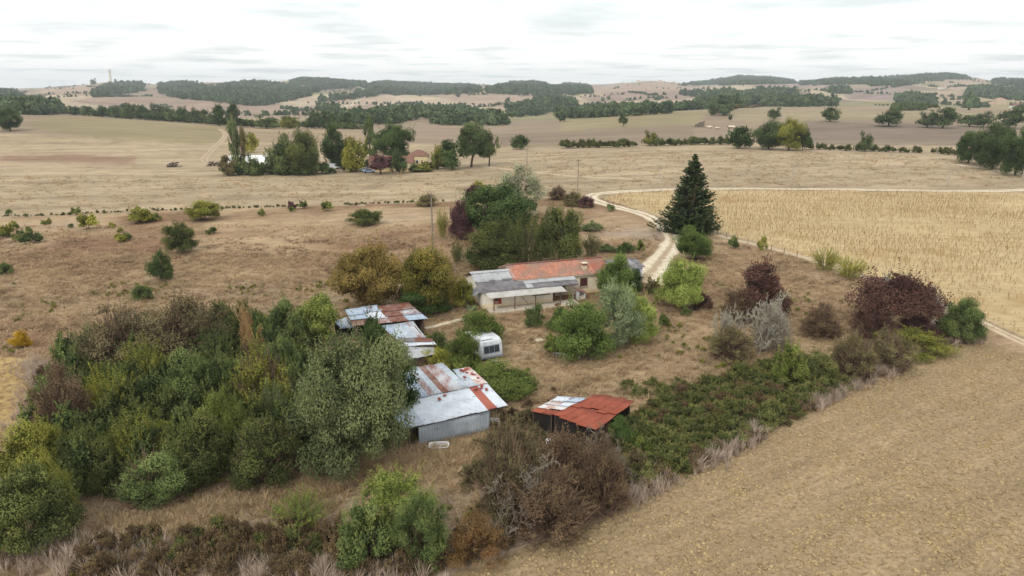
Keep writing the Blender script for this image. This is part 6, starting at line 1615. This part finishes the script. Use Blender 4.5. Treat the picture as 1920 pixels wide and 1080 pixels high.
grass('pale upright grass tufts in the meadow', YARD, 1.3, (0.3, 0.8), 'dry', 22, tuft_p, 0.15, thr=0.5, y1=150)
grass('low green weeds in patches over the yard and meadow', YARD, 0.5, (0.12, 0.32), 'olivebright', 23, bush_p, 0.1, name='green_weeds', thr=0.61, y1=105)
def edge_grass(label, line, n, wid, sc, mat, seed, protos, name='reed_grass', clump=None):
    r = np.random.default_rng(seed); P_ = np.array([G(*p)[:2] for p in line]); d = np.concatenate([[0], np.cumsum(np.linalg.norm(np.diff(P_, axis=0), axis=1))])
    s = r.random(n)*d[-1]
    if clump is not None: s = s[fbm(s/3.5, s*0, seed, 3) > clump]
    x = np.interp(s, d, P_[:, 0])+r.normal(size=len(s))*wid; y = np.interp(s, d, P_[:, 1])+r.normal(size=len(s))*wid
    z = r.uniform(sc[0], sc[1], len(s)); p = np.stack([x, y, hgt(x, y)], 1)
    return scatter(name, label, 'grass', protos, p, np.stack([z, z, z], 1), r.random(len(s))*6.28, [LEAF[mat]], 0.22)
edge_grass('tall pinkish dry reeds along the ploughed field edge', [(1000, 1012), (1100, 975), (1210, 925), (1300, 880), (1400, 828), (1500, 776), (1600, 728), (1690, 685), (1770, 650), (1840, 635)], 1900, 0.5, (0.5, 1.5), 'drypink', 30, tall_p, clump=0.46)
edge_grass('tall pale reeds at the bottom left corner', [(-20, 1055), (60, 1040), (140, 1050), (240, 1070), (420, 1082)], 520, 0.9, (0.6, 1.7), 'drypink', 31, tall_p, clump=0.42)
edge_grass('tall pale reeds along the bottom edge', [(240, 1072), (420, 1070), (560, 1075), (700, 1080), (860, 1062)], 420, 0.7, (0.6, 1.4), 'drypink', 32, tall_p, clump=0.48)
edge_grass('pale feathery grass beside the straw patch', [(60, 680), (82, 715), (70, 770), (40, 820)], 500, 0.9, (0.6, 1.3), 'drypink', 33, tall_p)
edge_grass('long bent grass in front of the zinc shed', [(560, 900), (660, 895), (740, 865), (820, 860), (880, 840)], 1100, 1.1, (0.4, 0.9), 'dry', 34, tuft_p)
edge_grass('bent grass round the long plank in the foreground', [(200, 985), (320, 965), (420, 950), (520, 930), (620, 915)], 1300, 1.3, (0.4, 0.9), 'dry', 35, tuft_p)
edge_grass('golden grass bank behind the red-roof shed', [(1000, 755), (1040, 735), (1085, 718), (1130, 706)], 500, 0.45, (0.4, 0.8), 'dry', 36, tuft_p)
grass('short stubble tufts over the pale fields behind the house', [(-40, 400), (240, 392), (640, 381), (850, 374), (1080, 362), (1110, 358), (1270, 350), (1900, 350), (1960, 320), (1700, 290), (1500, 284), (1000, 285), (930, 318), (600, 334), (300, 330), (-40, 330)], 0.22, (0.3, 0.75), 'dry', 24, flat_p, 0.2, name='stubble_tufts', thr=0.44)
# long planks lying in the foreground grass
def plank():
    a, b = G(342, 968), G(462, 950); d = b-a; e = MB().box(0, -.09, 0.12, np.linalg.norm(d[:2]), .09, 0.2).build('plank', M_WOODGREY, loc=a, rot=(0, 0, math.atan2(d[1], d[0]))); tag(e, 'long weathered plank lying in the foreground grass', 'plank')
plank()

# ------------------------------------------------------------------ clods of the ploughed field, sunflower stalks
def clod(seed):
    r = np.random.default_rng(seed); v = []; n = 7
    for i, (q, z) in enumerate(((0.75, -.25), (1.0, 0.15), (0.6, 0.6))):
        for k in range(n): t = 6.283*k/n+r.uniform(-.2, .2); m = q*r.uniform(.7, 1.2); v.append((m*math.cos(t), m*math.sin(t), z+r.uniform(-.12, .12)))
    f = [(i*n+k, i*n+(k+1) % n, (i+1)*n+(k+1) % n, (i+1)*n+k) for i in range(2) for k in range(n)]
    b = 2*n; f += [(b, b+1, b+2, b+3), (b, b+3, b+4, b+6), (b+4, b+5, b+6, b+4)][:2]
    return np.array(v), np.array(f), np.full(len(f), r.random())
def clod_mat():
    t = NT('earth_clod'); t.rough(0.95); t.p.inputs['Specular IOR Level'].default_value = 0.05
    oi = t.attr('tint').outputs['Fac']
    t.col(t.mix(t.ramp(t.noise(0.8, 3), [(0.3, 0.0), (0.7, 1.0)]), t.ramp(oi, [(0, srgb(112, 94, 68)), (1, srgb(182, 160, 120))]), srgb(146, 126, 92))); return t.m
PL2 = [(870, 1078), (1100, 990), (1300, 895), (1500, 788), (1680, 700), (1850, 645), (1960, 690), (1990, 1130), (860, 1120)]
p = inview(sample(gpoly(PL2), 22, seed=40), 60); r = np.random.default_rng(40)
keep = r.random(len(p)) < np.clip(fbm(p[:, 0]/4, p[:, 1]/4, 44, 3)*1.7-0.2, 0.15, 1)*np.clip(62/p[:, 1], 0, 1)**1.5; p = p[keep]
s = 0.045+0.15*r.random(len(p))**2.2
scatter('earth_clods', 'dry earth clods over the ploughed field', 'soil', [clod(600+i) for i in range(5)], p, np.stack([s, s, s*.8], 1), r.random(len(p))*6.28, [clod_mat()], 0.3)
def stalk(seed):
    r = np.random.default_rng(seed); parts = []
    def strip(a, b, w0, w1):
        a, b = np.array(a, float), np.array(b, float); out = []
        for s_ in ((1, 0, 0), (0, 1, 0)):
            s_ = np.array(s_); out.append(np.array([a-s_*w0, a+s_*w0, b+s_*w1, b-s_*w1]))
        return out
    q = strip((0, 0, 0), (0, 0, .8), .022, .016); dx = r.uniform(-.12, .12); q += strip((0, 0, .8), (.12+dx, dx, .92), .018, .014)
    hx = np.array((.17+dx, dx, .86)); q.append(hx+np.array([(-.09, 0, -.07), (0, .09, -.02), (.09, 0, .04), (0, -.09, -.02)]))
    for i in range(6):
        a = r.random()*6.28; z = .25+.5*r.random(); d = np.array((math.cos(a), math.sin(a), 0)); n_ = np.array((-d[1], d[0], 0)); b = np.array((0, 0, z))
        q.append(np.array([b, b+d*.10+n_*.05, b+d*.2-np.array((0, 0, .12)), b+d*.10-n_*.05]))
    v = np.concatenate(q); return v, np.arange(len(v)).reshape(-1, 4), r.random(len(v)//4)
leaf('stalk', (128, 100, 64), (172, 140, 94), 0.1, var=0.25)
def sunflowers():
    q = np.array(SUNFL); ang = R(-14); c, s_ = math.cos(ang), math.sin(ang); r = np.random.default_rng(50)
    u = np.arange(-320, 320, 1.0); w = np.arange(-320, 320, 0.6); U, W = np.meshgrid(u, w); U = U+r.uniform(-.12, .12, U.shape); W = W+r.uniform(-.35, .35, W.shape)
    x = (c*W-s_*U).ravel()+60; y = (s_*W+c*U).ravel()+170
    k = inpoly(x, y, SUNFL); x, y = x[k], y[k]
    d = fbm(x/18, y/11, 52, 4); k = r.random(len(x)) < np.clip((d-0.22)*2.6, 0.15, 1); x, y = x[k], y[k]
    px, py = proj(x, y, hgt(x, y)); k = (px < 2050) & (r.random(len(x)) < np.clip((600-py)/140+0.15, 0.3, 1)); x, y = x[k], y[k]
    p = np.stack([x, y, hgt(x, y)], 1); sc = r.uniform(0.35, 0.8, len(p))
    print('stalks', len(p))
    scatter('sunflower_stalks', 'dry brown sunflower stalks standing in rows on the right field', 'crop', [stalk(700+i) for i in range(4)], p, np.stack([sc*1.25, sc*1.25, sc], 1), r.random(len(p))*6.28, [LEAF['stalk']], 0.12)
sunflowers()
# straw bits on the yellow patch
grass('short yellow straw on the patch at the left edge', [(-80, 668), (50, 676), (66, 700), (52, 740), (20, 790), (-80, 830)], 5, (0.12, 0.3), 'dry', 60, flat_p, 0.2, name='straw')

# ------------------------------------------------------------------ haze
def haze():
    x0, x1, y0, y1 = -9400, 9400, -60, 5400
    zl = float(GZ.min())-1; zh = max(float(hgt(GX, GY).max())+28, 45); print('top', zh, zl)
    o = MB().box(x0, y0, zl, x1, y1, zh).build('haze', None); tag(o, 'thin bluish summer haze over the far hills', 'haze', kind='stuff')
    m = bpy.data.materials.new('haze_air'); m.use_nodes = True; n = m.node_tree.nodes; n.clear()
    out = n.new('ShaderNodeOutputMaterial'); v = n.new('ShaderNodeVolumePrincipled'); v.inputs['Color'].default_value = (0.88, 0.94, 1.0, 1); v.inputs['Density'].default_value = 0.00011
    v.inputs['Anisotropy'].default_value = 0.2
    m.node_tree.links.new(v.outputs[0], out.inputs['Volume']); o.data.materials.clear(); o.data.materials.append(m)
haze()
